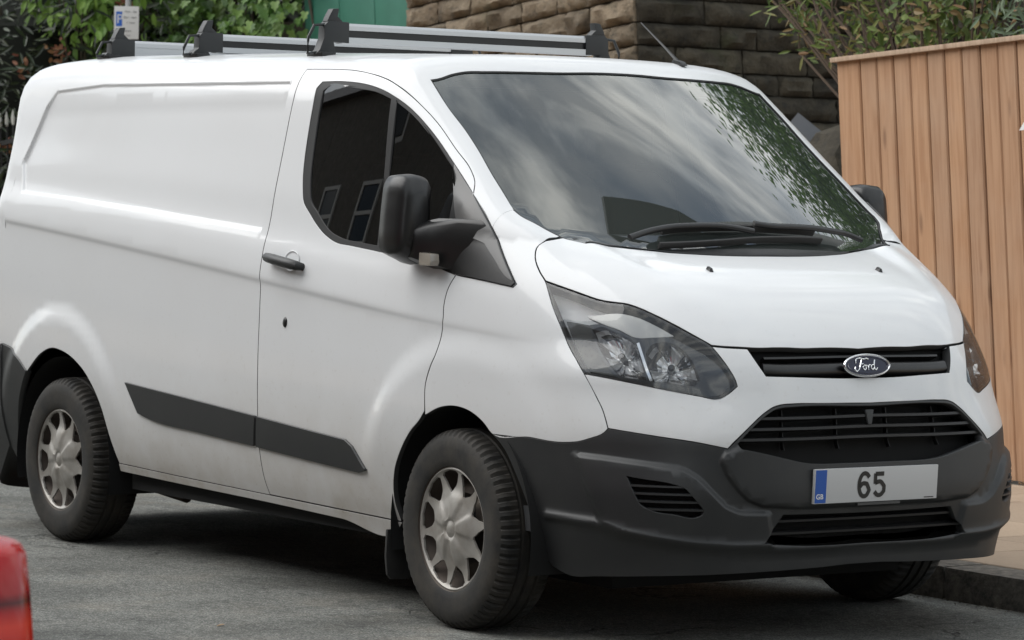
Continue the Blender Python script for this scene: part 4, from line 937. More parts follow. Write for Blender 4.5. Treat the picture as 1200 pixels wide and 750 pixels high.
MB().tube(wheelring((-.22, -.42, 1.14), .19, (-.8, 0, .6)), .015, 8).tube([(-.22, -.60, 1.14), (-.20, -.42, 1.12), (-.22, -.24, 1.14)], .02, 8).tube([(-.2, -.42, 1.12), (.0, -.42, 1.0)], .03, 8).build('steering_wheel', M['seat'], van, smooth=True)
for y0, y1 in ((-.68, -.16), (-.02, .34), (.36, .70)):
    b_ = MB().box((-1.02, y0, .80), (-.42, y1, .98)); st_ = b_.build('seat', M['seat'], van, bevel=.05, seg=3)
    MB().prism([(-1.05, .95), (-1.22, 1.50), (-1.12, 1.56), (-.98, 1.50), (-.86, 1.0)], 1, y0+.01, y1-.01).build('backrest', M['seat'], st_, bevel=.05, seg=3)
    MB().box((-1.20, (y0+y1)/2-.13, 1.58), (-1.09, (y0+y1)/2+.13, 1.78)).build('headrest', M['seat'], st_, bevel=.04, seg=3)
MB().box((-.40, -.08, 1.70), (-.375, .16, 1.77)).build('interior_mirror', M['black'], van, bevel=.01)
pap = MB().box((-.29, -.802, 1.50), (-.215, -.798, 1.575)); pap.build('paper_permit', plain('paper', (.6, .6, .58), .8), van)
# roof bars
def zroof(x, y): return float(lift('top', [(x, y)])[0][2])
M['clamp'] = plastic('clamp_plastic', (.010, .012, .013), .07, .45)
for i_, (bx, zt, full) in enumerate(((-1.43, 2.080, 0), (-2.40, 2.070, 0), (-3.16, 2.066, 1))):
    he = .575
    mb = MB()
    h_ = .076
    sec_t = [(-.018, zt), (.012, zt), (.020, zt-.010), (.020, zt-.026), (-.022, zt-.026), (-.022, zt-.006)]
    sec_m = [(-.020, zt-.0255), (.012, zt-.0255), (.012, zt-.053), (-.020, zt-.053)]
    sec_b = [(-.020, zt-.0525), (.022, zt-.0525), (.022, zt-.075), (.016, zt-h_), (-.020, zt-h_)]
    for sec, mi_ in ((sec_t, 0), (sec_m, 0 if full else 1), (sec_b, 0)): mb.prism([(bx+a, b) for a, b in sec], 1, -he, he, mi_)
    bar = mb.build('roof_bar', [M['alu'], M['black']], van)
    for s in (-1, 1):
        zf = zroof(bx, s*.66)
        V = [(bx, s*y, z) for y, z in ()]
        body_ = [(s*y, z) for y, z in ((.545, zt+.004), (.635, zt+.006), (.652, zt-.01), (.655, zt-.06), (.672, zf+.022), (.69, zf+.004), (.60, zf+.006), (.612, zt-.072), (.545, zt-.075))]
        cl = MB().prism([(y, z) for y, z in body_], 0, bx-.022, bx+.024).build('bar_clamp', M['clamp'], bar, bevel=.004)
        MB().prism([(s*y, z) for y, z in ((.570, zt+.004), (.640, zt+.004), (.632, zt+.022), (.615, zt+.052), (.588, zt+.054), (.594, zt+.024))], 0, bx-.018, bx+.02).build('load_stop', M['clamp'], cl, bevel=.004)
        MB().tube([(bx+.01, s*.645, zt-.008), (bx+.01, s*.690, zt-.012), (bx+.01, s*.715, zt-.06), (bx+.01, s*.718, zf+.006), (bx+.01, s*.67, zf+.012)], .006, 6).build('clamp_lever', M['clamp'], cl, smooth=True)
        MB().box((bx-.05, s*.655-.03, zf-.004), (bx+.06, s*.655+.03, zf+.012)).build('clamp_foot', M['black'], cl, bevel=.004)
ax, ay = -.60, .40; az = zroof(ax, ay)
an = MB().prism([(ax-.045, az-.004), (ax+.03, az-.004), (ax+.012, az+.012), (ax-.03, az+.022)], 1, ay-.014, ay+.014).build('aerial', M['black'], van, bevel=.004)
MB().tube([(ax-.01, ay, az+.01), (ax-.10, ay, az+.07), (ax-.25, ay-.0, az+.165)], [.007, .0045, .0025], 8).build('mast', M['black'], an, smooth=True)
# ================================================================ ground
TH = R(5.8)                                            # the street falls this much towards the van's nose
def asphalt():
    n = NT('asphalt')
    g = n.noise(130, 4, .75); g2 = n.noise(38, 5, .7); big = n.noise(.55, 5, .6); mid = n.noise(3.2, 6, .65)
    base = n.mix(n.mr(g, .40, .60), (.050, .066, .065), (.40, .39, .355)); base = n.mix(n.mr(g2, .42, .60, 0, .75), base, (.10, .099, .092))
    tan = n.mix(n.mr(mid, .48, .66, 0, .6), base, (.34, .29, .225))
    col = n.mix(n.mr(big, .35, .7, 0, .6), base, tan); 
    vor = n.n('ShaderNodeTexVoronoi', feature='DISTANCE_TO_EDGE'); vor.inputs['Scale'].default_value = .9
    v = n.n('ShaderNodeVectorMath', operation='ADD'); nn = n.n('ShaderNodeTexNoise'); nn.inputs['Scale'].default_value = 2.5; nn.inputs['Detail'].default_value = 6
    n.l(n.tc.outputs['Object'], nn.inputs['Vector']); n.l(n.tc.outputs['Object'], v.inputs[0]); n.l(nn.outputs['Color'], v.inputs[1]); n.l(v.outputs[0], vor.inputs['Vector'])
    crack = n.math('MULTIPLY', n.mr(vor.outputs[0], 0, .014, 1, 0), n.mr(n.noise(1.3, 3), .46, .56))
    col = n.mix(n.math('MULTIPLY', crack, .75), col, (.03, .03, .03))
    dark = n.mr(n.noise(7, 8, .75), .54, .68, 0, .65); col = n.mix(dark, col, (.045, .045, .045))
    n.l(col, n.p.inputs['Base Color']); n.set(Roughness=.9, Specular_IOR_Level=.25)
    blot = n.mr(n.noise(1.7, 7, .7, sc=(.7, .55, 1)), .36, .64, .56, 1.04); hb = n.n('ShaderNodeHueSaturation'); n.l(blot, hb.inputs['Value']); n.l(col, hb.inputs['Color']); n.l(hb.outputs[0], n.p.inputs['Base Color'])
    pt = n.mr(n.noise(.42, 3, .5, dist=1.5), .50, .53); hp = n.n('ShaderNodeHueSaturation'); n.l(n.math('SUBTRACT', 1.06, n.math('MULTIPLY', pt, .20)), hp.inputs['Value']); n.l(hb.outputs[0], hp.inputs['Color']); n.l(hp.outputs[0], n.p.inputs['Base Color'])
    h = n.math('SUBTRACT', n.math('ADD', g, n.math('MULTIPLY', g2, .8)), n.math('MULTIPLY', crack, 1.5)); n.bump(h, .6, .008); return n.m
def grid_sheet(name, x0, x1, y0, y1, z, mat, amp=0, st=.25):
    xs = np.arange(x0, x1+.001, st); ys = np.arange(y0, y1+.001, st); V = []
    for x in xs:
        for y in ys: V.append((x, y, z + (amp*(noise.noise((x*.9, y*.9, 3)) + .5*noise.noise((x*2.7, y*2.7, 8))) if amp else 0)))
    n = len(ys); Fs = [(i*n+j, (i+1)*n+j, (i+1)*n+j+1, i*n+j+1) for i in range(len(xs)-1) for j in range(n-1)]
    return mesh(name, V, Fs, mat, kind='structure')
grid_sheet('road', -120, 120, -6.2, 1.1, -.0, asphalt(), .0, 3.65/4)
earth = NT('earth'); earth.l(earth.mix(earth.noise(3, 5), (.05, .045, .035), (.12, .10, .08)), earth.p.inputs['Base Color']); earth.set(Roughness=.95)
mesh('ground', [(-900, -900, -.25), (900, -900, -.25), (900, 900, -.25), (-900, 900, -.25)], [(0, 1, 2, 3)], earth.m, kind='structure')
def flag():
    n = NT('sandstone_flag'); oi = n.n('ShaderNodeObjectInfo'); c = n.mix(n.noise(2.4, 5, .6, sc=None), (.30, .225, .16), (.43, .33, .24))
    c = n.mix(n.mr(n.noise(70, 4, .7), .35, .7, 0, .35), c, (.20, .16, .12)); hv = n.n('ShaderNodeHueSaturation'); n.l(n.mr(oi.outputs['Random'], 0, 1, .82, 1.1), hv.inputs['Value']); n.l(c, hv.inputs['Color'])
    n.l(hv.outputs[0], n.p.inputs['Base Color']); n.set(Roughness=.88); n.bump(n.noise(160, 4), .3, .003); return n.m
def kerbm():
    n = NT('kerb_stone'); c = n.mix(n.mr(n.noise(26, 6, .7), .35, .7), (.05, .047, .042), (.20, .18, .15)); oi = n.n('ShaderNodeObjectInfo')
    hv = n.n('ShaderNodeHueSaturation'); n.l(n.mr(oi.outputs['Random'], 0, 1, .75, 1.15), hv.inputs['Value']); n.l(c, hv.inputs['Color']); n.l(hv.outputs[0], n.p.inputs['Base Color']); n.set(Roughness=.85); n.bump(n.noise(60, 5), .6, .006); return n.m
M['flag'] = flag(); M['kerb'] = kerbm()
M['mortar'] = plain('joint_grit', (.09, .075, .06), .95)
pav = MB().box((-60, 1.30, -.20), (60, 30, .108)).build('pavement', M['mortar'], kind='structure')
for a_, b_ in ((-60, -5.3), (2.3, 60)): MB().box((a_, 1.31, .05), (b_, 29, .1215)).build('paving_run', M['flag'], pav)
MB().box((-5.3, 3.72, .05), (2.3, 29, .119)).build('garden_soil', earth.m, pav)
far_pav = MB().box((-60, -30, -.20), (60, -6.35, .118)).build('pavement', M['flag'], kind='structure')
# flags near the van, laid in courses
y = 1.312; row = 0
while y < 3.70:
    dy = (.62, .55, .66, .50)[row % 4]; dy = min(dy, 3.70-y)
    x = -4.6 - random.random()*.5
    while x < 1.8:
        dx = random.choice((.62, .78, .92)); q = .0035; t = random.uniform(-.0015, .002)
        MB().box((x+q, y+q, .095), (x+dx-q, y+dy-q, .121+t)).build('paving_slab', M['flag'], pav, bevel=.004, seg=1)
        x += dx
    y += dy; row += 1
kerb = MB().box((-60, 1.115, -.2), (60, 1.29, .085)).build('kerb', M['mortar'], kind='structure')
x = -6.2
while x < 2.6:
    dx = random.uniform(.78, 1.0); b = MB().box((x+.004, 1.10+random.uniform(-.004, .004), -.05), (x+dx-.004, 1.302, .122+random.uniform(-.003, .003)))
    b.build('kerb_stone', M['kerb'], kerb, bevel=.014, seg=2); x += dx
MB().box((-60, 1.10, -.2), (-6.2, 1.30, .12)).build('kerb_run', M['kerb'], kerb, bevel=.012); MB().box((2.62, 1.10, -.2), (60, 1.30, .12)).build('kerb_run', M['kerb'], kerb, bevel=.012)
k2 = MB().box((-60, -6.38, -.2), (60, -6.19, .12)).build('kerb', M['kerb'], bevel=.012, kind='structure')
# ================================================================ fence
def wood(name, a, b):
    n = NT(name); oi = n.n('ShaderNodeObjectInfo')
    off = n.n('ShaderNodeVectorMath', operation='ADD'); n.l(n.tc.outputs['Object'], off.inputs[0])
    cmb = n.n('ShaderNodeCombineXYZ'); r = n.math('MULTIPLY', oi.outputs['Random'], 31.); n.l(r, cmb.inputs[0]); n.l(r, cmb.inputs[2]); n.l(cmb.outputs[0], off.inputs[1])
    mp = n.n('ShaderNodeMapping'); mp.inputs['Scale'].default_value = (26, 26, 1.3); n.l(off.outputs[0], mp.inputs[0])
    g = n.n('ShaderNodeTexNoise'); g.inputs['Scale'].default_value = 1.6; g.inputs['Detail'].default_value = 5; g.inputs['Distortion'].default_value = .8; n.l(mp.outputs[0], g.inputs['Vector'])
    c = n.mix(n.mr(g.outputs[0], .36, .62), a, b)
    mp2 = n.n('ShaderNodeMapping'); mp2.inputs['Scale'].default_value = (9, 9, 2.2); n.l(off.outputs[0], mp2.inputs[0])
    vo = n.n('ShaderNodeTexVoronoi'); vo.inputs['Scale'].default_value = 1.; n.l(mp2.outputs[0], vo.inputs['Vector'])
    c = n.mix(n.mr(vo.outputs['Distance'], .05, .16, .75, 0), c, (.17, .08, .038))
    c = n.mix(n.mr(n.noise(3.1, 4), .45, .75, 0, .35), c, (.44, .31, .22))
    hv = n.n('ShaderNodeHueSaturation'); n.l(n.mr(oi.outputs['Random'], 0, 1, .92, 1.09), hv.inputs['Value']); n.l(n.mr(r, 0, 31, .95, 1.03), hv.inputs['Saturation']); n.l(c, hv.inputs['Color'])
    n.l(hv.outputs[0], n.p.inputs['Base Color']); n.set(Roughness=.7); n.bump(g.outputs[0], .25, .004); return n.m
M['wood'] = wood('fence_softwood', (.345, .185, .098), (.43, .25, .142)); M['cap'] = wood('fence_cap_wood', (.36, .25, .17), (.46, .33, .23))
fence = empty('wooden_fence', (-3.485, 3.74, .12), 'tall new fence of upright softwood boards with a capping rail beside the pavement', 'fence'); fence.rotation_euler[1] = -TH
pit = .1262; zt = lambda x: 2.045 - .048*x
zb = lambda x: .015 - .1016*x
for i in range(34):
    x0 = i*pit + (.055 if i else 0); x1 = (i+1)*pit + .055; 
    if i == 0: x0 = 0
    g = random.uniform(.0025, .0045); dy = random.uniform(-.003, .003); tl = random.uniform(-.0015, .0015)
    V = []; xs = [x0+g, x0+g+.007, x1-g-.007, x1-g]
    for j, x in enumerate(xs):
        yy = -.0 + dy + (.007 if j in (0, 3) else 0)
        V += [(x+tl, yy, zb(x)), (x, yy, zt(x))]
    V += [(xs[0], .024, zb(xs[0])), (xs[0], .024, zt(xs[0])), (xs[3], .024, zb(xs[3])), (xs[3], .024, zt(xs[3]))]
    MB().add(V, [(0, 2, 3, 1), (2, 4, 5, 3), (4, 6, 7, 5), (0, 1, 9, 8), (6, 10, 11, 7), (8, 9, 11, 10), (1, 3, 5, 7, 11, 9), (0, 8, 10, 6, 4, 2)]).build('board', M['wood'], fence)
mb = MB(); V = [(x, y_, zt(x)+h) for x in (-.015, 4.3) for y_, h in ((-.028, .0), (-.028, .024), (.055, .028), (.055, .0))]
mb.add(V, [(0, 1, 2, 3), (4, 7, 6, 5), (0, 4, 5, 1), (1, 5, 6, 2), (2, 6, 7, 3), (3, 7, 4, 0)]).build('cap_rail', M['cap'], fence, bevel=.003)
MB().box((.0, .026, -.2), (.09, .116, 2.0)).build('fence_post', M['cap'], fence, bevel=.004)
for z_ in (.4, 1.1, 1.75):
    mb = MB(); mb.add([(x, y_, zb(x)+z_+h) for x in (.05, 4.28) for y_, h in ((.026, 0), (.026, .08), (.07, .08), (.07, 0))], [(0, 1, 2, 3), (4, 7, 6, 5), (0, 4, 5, 1), (1, 5, 6, 2), (2, 6, 7, 3), (3, 7, 4, 0)]).build('back_rail', M['cap'], fence)
MB().prism([(-2.290, 1.800), (-2.02, 1.81), (-2.02, 2.05), (-2.08, 2.06)], 1, 3.700, 3.712).build('notice', plain('white_board', (.78, .78, .78), .5), None, label='small white notice fixed to the wooden fence at the right edge of the photo', cat='sign')
# ================================================================ stone building
def stonem(name, a, b, c_, moss):
    n = NT(name); oi = n.n('ShaderNodeObjectInfo'); f = n.noise(5, 7, .65); c = n.mix(n.mr(f, .32, .68), a, b)
    c = n.mix(n.mr(n.noise(16, 6, .7), .52, .70, 0, .85), c, c_); c = n.mix(n.mr(n.noise(2.2, 5, .6), .58, .72, 0, moss), c, (.05, .06, .025))
    hv = n.n('ShaderNodeHueSaturation'); n.l(n.mr(oi.outputs['Random'], 0, 1, .65, 1.3), hv.inputs['Value']); n.l(c, hv.inputs['Color'])
    n.l(hv.outputs[0], n.p.inputs['Base Color']); n.set(Roughness=.92); n.bump(n.math('ADD', n.noise(34, 6, .7), n.noise(9, 4)), .9, .02); return n.m
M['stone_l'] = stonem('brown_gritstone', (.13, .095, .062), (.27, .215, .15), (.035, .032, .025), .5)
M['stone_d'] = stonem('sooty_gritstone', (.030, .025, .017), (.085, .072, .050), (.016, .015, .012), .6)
bld = empty('stone_building', (-7.55, 5.5, .12), 'sooty coursed gritstone building whose corner rises behind the van roof', 'building'); bld.rotation_euler[1] = -TH
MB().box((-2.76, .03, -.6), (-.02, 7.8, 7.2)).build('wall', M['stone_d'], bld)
rf = MB().prism([(-3.0, 7.2), (.3, 7.2), (.3, 7.32), (-1.4, 9.0), (-3.0, 7.4)], 1, -.2, 8.0).build('roof', plain('stone_slate', (.06, .058, .055), .9), bld)
def stone(x0, x1, y0, y1, z0, z1, mat, face):
    """a rock-faced block; face 0 looks along -Y, 1 along +X"""
    q = .006; nx = 7; nz = 4; V = []; Fs = []
    a0, a1 = (x0, x1) if face == 0 else (y0, y1)
    ja = [random.uniform(-.004, .004) for _ in range(4)]
    sx, sy = random.random()*50, random.random()*50
    for i in range(nx+1):
        for j in range(nz+1):
            u, v = i/nx, j/nz; a = a0+q+(a1-a0-2*q)*u; z = z0+q+(z1-z0-2*q)*v
            ed = min(u, 1-u, v, 1-v); pr = .012 + (.036 if ed > .05 else 0) * (1 + 1.5*noise.noise((sx+u*3, sy+v*2, 1))) + .022*noise.noise((sx+u*7, sy+v*5, 4))
            if ed < .01: a += .011*noise.noise((sx+u*4, v*4, 9)); z += .011*noise.noise((sy+u*6, v*4, 5))
            V.append((a, y0-pr, z) if face == 0 else (x1+pr, a, z))
    for i in range(nx):
        for j in range(nz):
            f = (i*(nz+1)+j, (i+1)*(nz+1)+j, (i+1)*(nz+1)+j+1, i*(nz+1)+j+1); Fs.append(f)
    b = len(V); cs = [0, nx*(nz+1), nx*(nz+1)+nz, nz]
    for k in cs:
        v = V[k]; V.append((v[0], y0+.05, v[2]) if face == 0 else (x1-.05, v[1], v[2]))
    edges = [[i*(nz+1) for i in range(nx+1)], [nx*(nz+1)+j for j in range(nz+1)], [i*(nz+1)+nz for i in range(nx, -1, -1)], [j for j in range(nz, -1, -1)]]
    for e_, (p, q_) in zip(edges, ((0, 1), (1, 2), (2, 3), (3, 0))): Fs.append(tuple(e_) + (b+q_, b+p))
    return MB().add(V, Fs).build('stone', mat, bld, smooth=True, auto=50)
z = 1.10; k = 0
while z < 3.55:
    h = (.150, .165, .140, .158)[k % 4]
    x = -2.74
    if z > 1.3:
        while x < -.02:
            dx = random.choice((.26, .34, .42, .52)); x1 = min(x+dx, -.02 if (k % 2) else -.02)
            if -.02-x1 < .12: x1 = -.0
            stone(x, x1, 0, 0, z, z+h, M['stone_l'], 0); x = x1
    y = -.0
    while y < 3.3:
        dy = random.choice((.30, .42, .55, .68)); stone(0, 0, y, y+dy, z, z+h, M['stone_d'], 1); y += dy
    z += h; k += 1
# ================================================================ green doors
gd = empty('green_garage_door', (-11.82, 5.5, .12), 'plain green painted door panels beside the brown stone wall behind the roof bars', 'garage door'); gd.rotation_euler[1] = -TH
gm = NT('green_paint'); gm.l(gm.mix(gm.mr(gm.noise(4, 6), .3, .7), (.022, .125, .085), (.035, .165, .115)), gm.p.inputs['Base Color']); gm.set(Roughness=.45)
for x0, x1 in ((0, .485), (.492, .98), (.987, 1.47)): MB().box((x0, .05, 0), (x1, .10, 4.2)).build('door_leaf', gm.m, gd, bevel=.006)
MB().box((-.1, .10, -.1), (1.49, .2, 4.3)).build('door_frame', gm.m, gd)
# ================================================================ foliage
def leafm(name, *cols, rough=.5, trans=.25):
    n = NT(name); ge = n.n('ShaderNodeNewGeometry'); r = ge.outputs['Random Per Island']
    c = n.ramp(r, *[(i/(len(cols)-1), q) for i, q in enumerate(cols)]); n.l(c, n.p.inputs['Base Color']); n.set(Roughness=rough, Specular_IOR_Level=.35)
    tl = n.n('ShaderNodeBsdfTranslucent'); n.l(c, tl.inputs[0]); m_ = n.n('ShaderNodeMixShader'); m_.inputs[0].default_value = trans
    n.l(n.p.outputs[0], m_.inputs[1]); n.l(tl.outputs[0], m_.inputs[2]); n.l(m_.outputs[0], n.out.inputs[0]); return n.m
OVAL = [(0, 0), (.20, .22), (.24, .5), (.14, .82), (0, 1), (-.14, .82), (-.24, .5), (-.20, .22)]
LONG = [(0, 0), (.09, .25), (.11, .5), (.07, .8), (0, 1), (-.07, .8), (-.11, .5), (-.09, .25)]
IVY = [(0, 0), (.30, -.12), (.50, .12), (.30, .32), (.42, .62), (.17, .62), (0, 1), (-.17, .62), (-.42, .62), (-.30, .32), (-.50, .12), (-.30, -.12)]
def leaves(name, pts, size, shape, mat, parent=None, face=(0, 0, 1), spread=1.0, droop=0., **k):
    """pts: positions; each leaf is one small folded blade turned roughly towards `face`"""
    V = []; Fs = []; fv = Vector(face).normalized()
    for p in pts:
        s = size*random.uniform(.65, 1.25); nrm = (fv + Vector((random.gauss(0, 1), random.gauss(0, 1), random.gauss(0, 1)))*.45*spread).normalized()
        t = Vector((random.gauss(0, 1), random.gauss(0, 1), random.gauss(0, 1) - droop*2)); t = (t - nrm*t.dot(nrm))
        if t.length < 1e-3: t = nrm.orthogonal()
        t.normalize(); b_ = nrm.cross(t); b = len(V); p = Vector(p); cr = random.uniform(.04, .14)
        for (u, v) in shape: V.append(tuple(p + b_*u*s + t*v*s + nrm*(abs(u)*cr*2 - v*v*.12)*s))
        m_ = len(shape); h = m_//2; Fs.append(tuple(b+i for i in range(h+1))); Fs.append((b,) + tuple(b+i for i in range(h, m_)))
    return mesh(name, V, Fs, mat, parent, smooth=False, **k)
def cloud(c, r, n, clumps=14, fill=.35):
    """points gathered in clumps through an ellipsoid"""
    cs = []
    for _ in range(clumps):
        d = Vector((random.gauss(0, 1), random.gauss(0, 1), random.gauss(0, 1))).normalized()*random.uniform(.35, .95)
        cs.append((Vector((c[0]+d.x*r[0], c[1]+d.y*r[1], c[2]+d.z*r[2])), random.uniform(.55, 1.2)))
    o = []
    for _ in range(n):
        q, w_ = random.choice(cs); m_ = min(r)*fill*w_; o.append((q.x+random.gauss(0, m_), q.y+random.gauss(0, m_), q.z+random.gauss(0, m_*.8)))
    return o
M['bark'] = NT('bark'); M['bark'].l(M['bark'].mix(M['bark'].noise(20, 5), (.05, .04, .03), (.13, .11, .085)), M['bark'].p.inputs['Base Color']); M['bark'] = M['bark'].set(Roughness=.9).m
M['ivy'] = leafm('ivy_leaf', (.035, .085, .015), (.075, .16, .03), (.14, .25, .055), (.24, .36, .11), rough=.38)
M['dark_leaf'] = leafm('dark_shrub_leaf', (.010, .018, .008), (.018, .032, .012), (.03, .045, .018), (.05, .06, .03), rough=.35, trans=.1)
M['lime'] = leafm('lime_leaf', (.11, .22, .035), (.19, .33, .06), (.27, .42, .10), rough=.5, trans=.45)
M['olive'] = leafm('olive_leaf', (.045, .08, .015), (.11, .16, .035), (.20, .25, .07), (.24, .14, .07), rough=.5)
M['silver'] = leafm('silver_leaf', (.10, .15, .085), (.17, .22, .14), (.26, .32, .22), rough=.6)
M['tree_leaf'] = leafm('tree_leaf', (.05, .11, .02), (.09, .18, .03), (.15, .27, .05), rough=.6, trans=.5)
M['petal'] = leafm('fading_petal', (.30, .10, .07), (.42, .20, .13), (.30, .16, .07), rough=.6)
M['twig'] = plain('twig', (.10, .07, .05), .9)
# ivy on the garden wall left of the green doors
gw = MB().box((-16.6, 5.62, -.2), (-11.9, 6.0, 2.75)).build('garden_wall', M['stone_d'], None, label='dark stone garden wall buried under ivy beside the green door', cat='wall')
iv = empty('ivy', (-14.2, 5.55, .12), 'bright green ivy hanging in a thick mass over the garden wall', 'ivy')
pts = []
cl_ = [(random.uniform(-16.4, -11.95), random.uniform(5.25, 5.55), random.uniform(1.8, 4.3), random.uniform(.12, .30)) for _ in range(150)]
for _ in range(7200):
    a = random.choice(cl_); pts.append((a[0]+random.gauss(0, a[3]), a[1]+random.gauss(0, .07)-a[3]*.3, a[2]+random.gauss(0, a[3])))
pts = [(x+14.2, y-5.55, z-.12) for x, y, z in pts if x < -11.78 + .1*math.sin(z*9)]
leaves('ivy_leaves', pts, .085, IVY, M['ivy'], iv, face=(.5, -.7, .45), spread=.8, droop=1, kind='stuff')
mb = MB()
for _ in range(26):
    x = random.uniform(-2.3, 2.2); p = [(x, .0, 0)]
    for j in range(8): p.append((p[-1][0]+random.gauss(0, .09), random.uniform(-.08, .02), (j+1)*.5))
    mb.tube(p, .012, 5)
mb.build('ivy_stems', M['bark'], iv, smooth=True, kind='stuff')
hd = empty('hedge', (-14.5, 7.0, .12), 'dark evergreen hedge filling the background behind the ivy', 'hedge')
leaves('hedge_leaves', [(random.uniform(-4.5, 2.7), random.uniform(-.9, .3), random.uniform(.4, 5.6)) for _ in range(5200)], .22, OVAL, M['dark_leaf'], hd, face=(.5, -.7, .3), kind='stuff')
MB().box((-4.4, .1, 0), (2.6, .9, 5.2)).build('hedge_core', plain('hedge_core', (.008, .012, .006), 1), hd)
# rhododendron at the left edge
rh = empty('rhododendron', (-15.2, 4.9, .12), 'dark rhododendron with fading orange flower heads at the far left edge', 'shrub')
pr = []
for _ in range(1100):
    th, ph = random.uniform(0, 2*math.pi), math.acos(random.uniform(-.2, 1)); r = random.uniform(.75, 1.05)
    c = Vector((math.cos(th)*math.sin(ph)*2.1*r, math.sin(th)*math.sin(ph)*1.5*r, 1.3+math.cos(ph)*2.6*r)); 
    for _ in range(8): pr.append(c + Vector((random.gauss(0, .09), random.gauss(0, .09), random.gauss(0, .07))))
leaves('shrub_leaves', pr, .13, LONG, M['dark_leaf'], rh, face=(.5, -.4, .7), spread=1.1, kind='stuff')
mb = MB()
for _ in range(14):
    a = random.uniform(0, 6.28); mb.tube([(0, 0, 0), (math.cos(a)*.5, math.sin(a)*.4, .9), (math.cos(a)*1.3, math.sin(a)*.9, 2.2+random.random())], [.04, .03, .012], 6)
mb.build('shrub_stems', M['bark'], rh, smooth=True, kind='stuff')
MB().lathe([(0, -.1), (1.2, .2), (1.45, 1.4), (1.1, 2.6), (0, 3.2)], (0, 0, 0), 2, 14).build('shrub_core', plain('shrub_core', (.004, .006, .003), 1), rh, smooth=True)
for (dx, dy, dz) in ((.95,-1.05,2.45), (1.15,-.75,2.25), (1.35,-.55,2.38), (1.0,-1.2,2.05), (1.5,-.2,2.2), (.7,-1.35,2.25), (.9,-1.3,1.75), (1.6,-.1,2.75), (.6,-1.4,2.75), (1.25,-.95,1.62)):
    leaves('flower_head', [Vector((dx, dy, dz)) + Vector((random.gauss(0, .035), random.gauss(0, .035), random.gauss(0, .03))) for _ in range(26)], .055, OVAL, M['petal'], rh, face=(.6, -.6, .5), spread=1.5, kind='stuff')
# lime leaves hanging above the shrub
lm = empty('lime_bush', (-14.0, 4.62, .12), 'pale lime green leafy bush hanging between the dark shrub and the parking sign', 'bush')
pts = []
for _ in range(150):
    c = (random.gauss(0, .33), random.gauss(0, .2), random.uniform(2.42, 3.6) + abs(random.gauss(0, .1)))
    for _ in range(9): pts.append((c[0]+random.gauss(0, .07), c[1]+random.gauss(0, .07), c[2]+random.gauss(0, .07)))
leaves('bush_leaves', pts, .10, OVAL, M['lime'], lm, face=(.5, -.6, .5), spread=1, droop=1.2, kind='stuff')
mb = MB()
for _ in range(9):
    a = random.uniform(0, 6.28); mb.tube([(0, 0, 0), (math.cos(a)*.1, math.sin(a)*.1, 1.6), (math.cos(a)*.35, math.sin(a)*.25, 2.9)], [.02, .015, .006], 5)
mb.build('bush_stems', M['bark'], lm, smooth=True, kind='stuff')
# shrubs over the fence
def shrub(name, loc, rad, z0, z1, n, size, shape, mat, label, cat, twigs, tw, zmin=0, base=0):
    e = empty(name, (loc[0], loc[1], .12), label, cat); mb = MB(); tips = []
    for _ in range(twigs):
        a = random.uniform(0, 6.28); q = random.random()**.6; dx, dy = math.cos(a)*rad[0]*q, math.sin(a)*rad[1]*q; zt_ = random.uniform(z0+.3*(z1-z0), z1)
        p = [(dx*.1+base, dy*.1, 0), (base*.9+dx*.15+random.gauss(0, .05), dy*.5, zt_*.55), (dx*.8+random.gauss(0, .1), dy*.85, zt_*.85), (dx+random.gauss(0, .12), dy, zt_)]
        mb.tube(p, [tw*2, tw*1.5, tw, tw*.4], 5)
        for _ in range(n):
            t = random.uniform(.62, 1.02); i = 2 if t > .85 else 1; f = (t-.85)/.15 if i == 2 else (t-.55)/.3
            f = max(0, min(1.1, f)); b_ = Vector(p[i]).lerp(Vector(p[i+1]), f); q_ = b_ + Vector((random.gauss(0, .05), random.gauss(0, .05), random.gauss(0, .04))); (q_.z > zmin) and tips.append(q_)
    mb.build('shrub_stems', M['twig'] if tw < .01 else M['bark'], e, smooth=True, kind='stuff')
    leaves('shrub_leaves', tips, size, shape, mat, e, face=(.5, -.5, .6), spread=1.4, kind='stuff'); return e
shrub('shrub', (-5.1, 5.0), (.95, .40), 2.2, 3.4, 48, .085, LONG, M['olive'], 'loose olive and bronze leaved shrub with pale bare branches standing behind the fence end', 'shrub', 40, .007, 2.12, .72)
shrub('shrub', (-3.75, 4.7), (.75, .35), 1.7, 3.3, 44, .07, OVAL, M['olive'], 'low bronze green shrub behind the middle of the fence top', 'shrub', 30, .006)
shrub('silver_shrub', (-2.85, 4.55), (.75, .3), 1.7, 2.95, 60, .085, LONG, M['silver'], 'silvery grey green willow leaved shrub showing over the fence at the top right', 'shrub', 32, .005)
# tree behind the fence whose crown shows in the windscreen
tr = empty('tree', (-5.6, 9.6, .12), 'tall broadleaf tree behind the fence, its crown mirrored in the windscreen', 'tree')
mb = MB(); mb.tube([(0, 0, -.2), (.05, 0, 1.5), (-.05, .1, 3.2), (.1, .1, 5.0)], [.22, .18, .15, .10], 10)
for _ in range(16):
    a = random.uniform(0, 6.28); z0 = random.uniform(3.2, 5.0); L = random.uniform(1.0, 2.1)
    mb.tube([(0, .1, z0), (math.cos(a)*L*.5, math.sin(a)*L*.5, z0+.9), (math.cos(a)*L, math.sin(a)*L, z0+1.7+random.random()*1.5)], [.07, .045, .015], 6)
mb.build('trunk', M['bark'], tr, smooth=True)
crown = empty_crown = leaves('crown', cloud((.2, -.3, 7.0), (1.7, 1.7, 2.3), 17000, 52, .2), .095, OVAL, M['tree_leaf'], tr, spread=2)
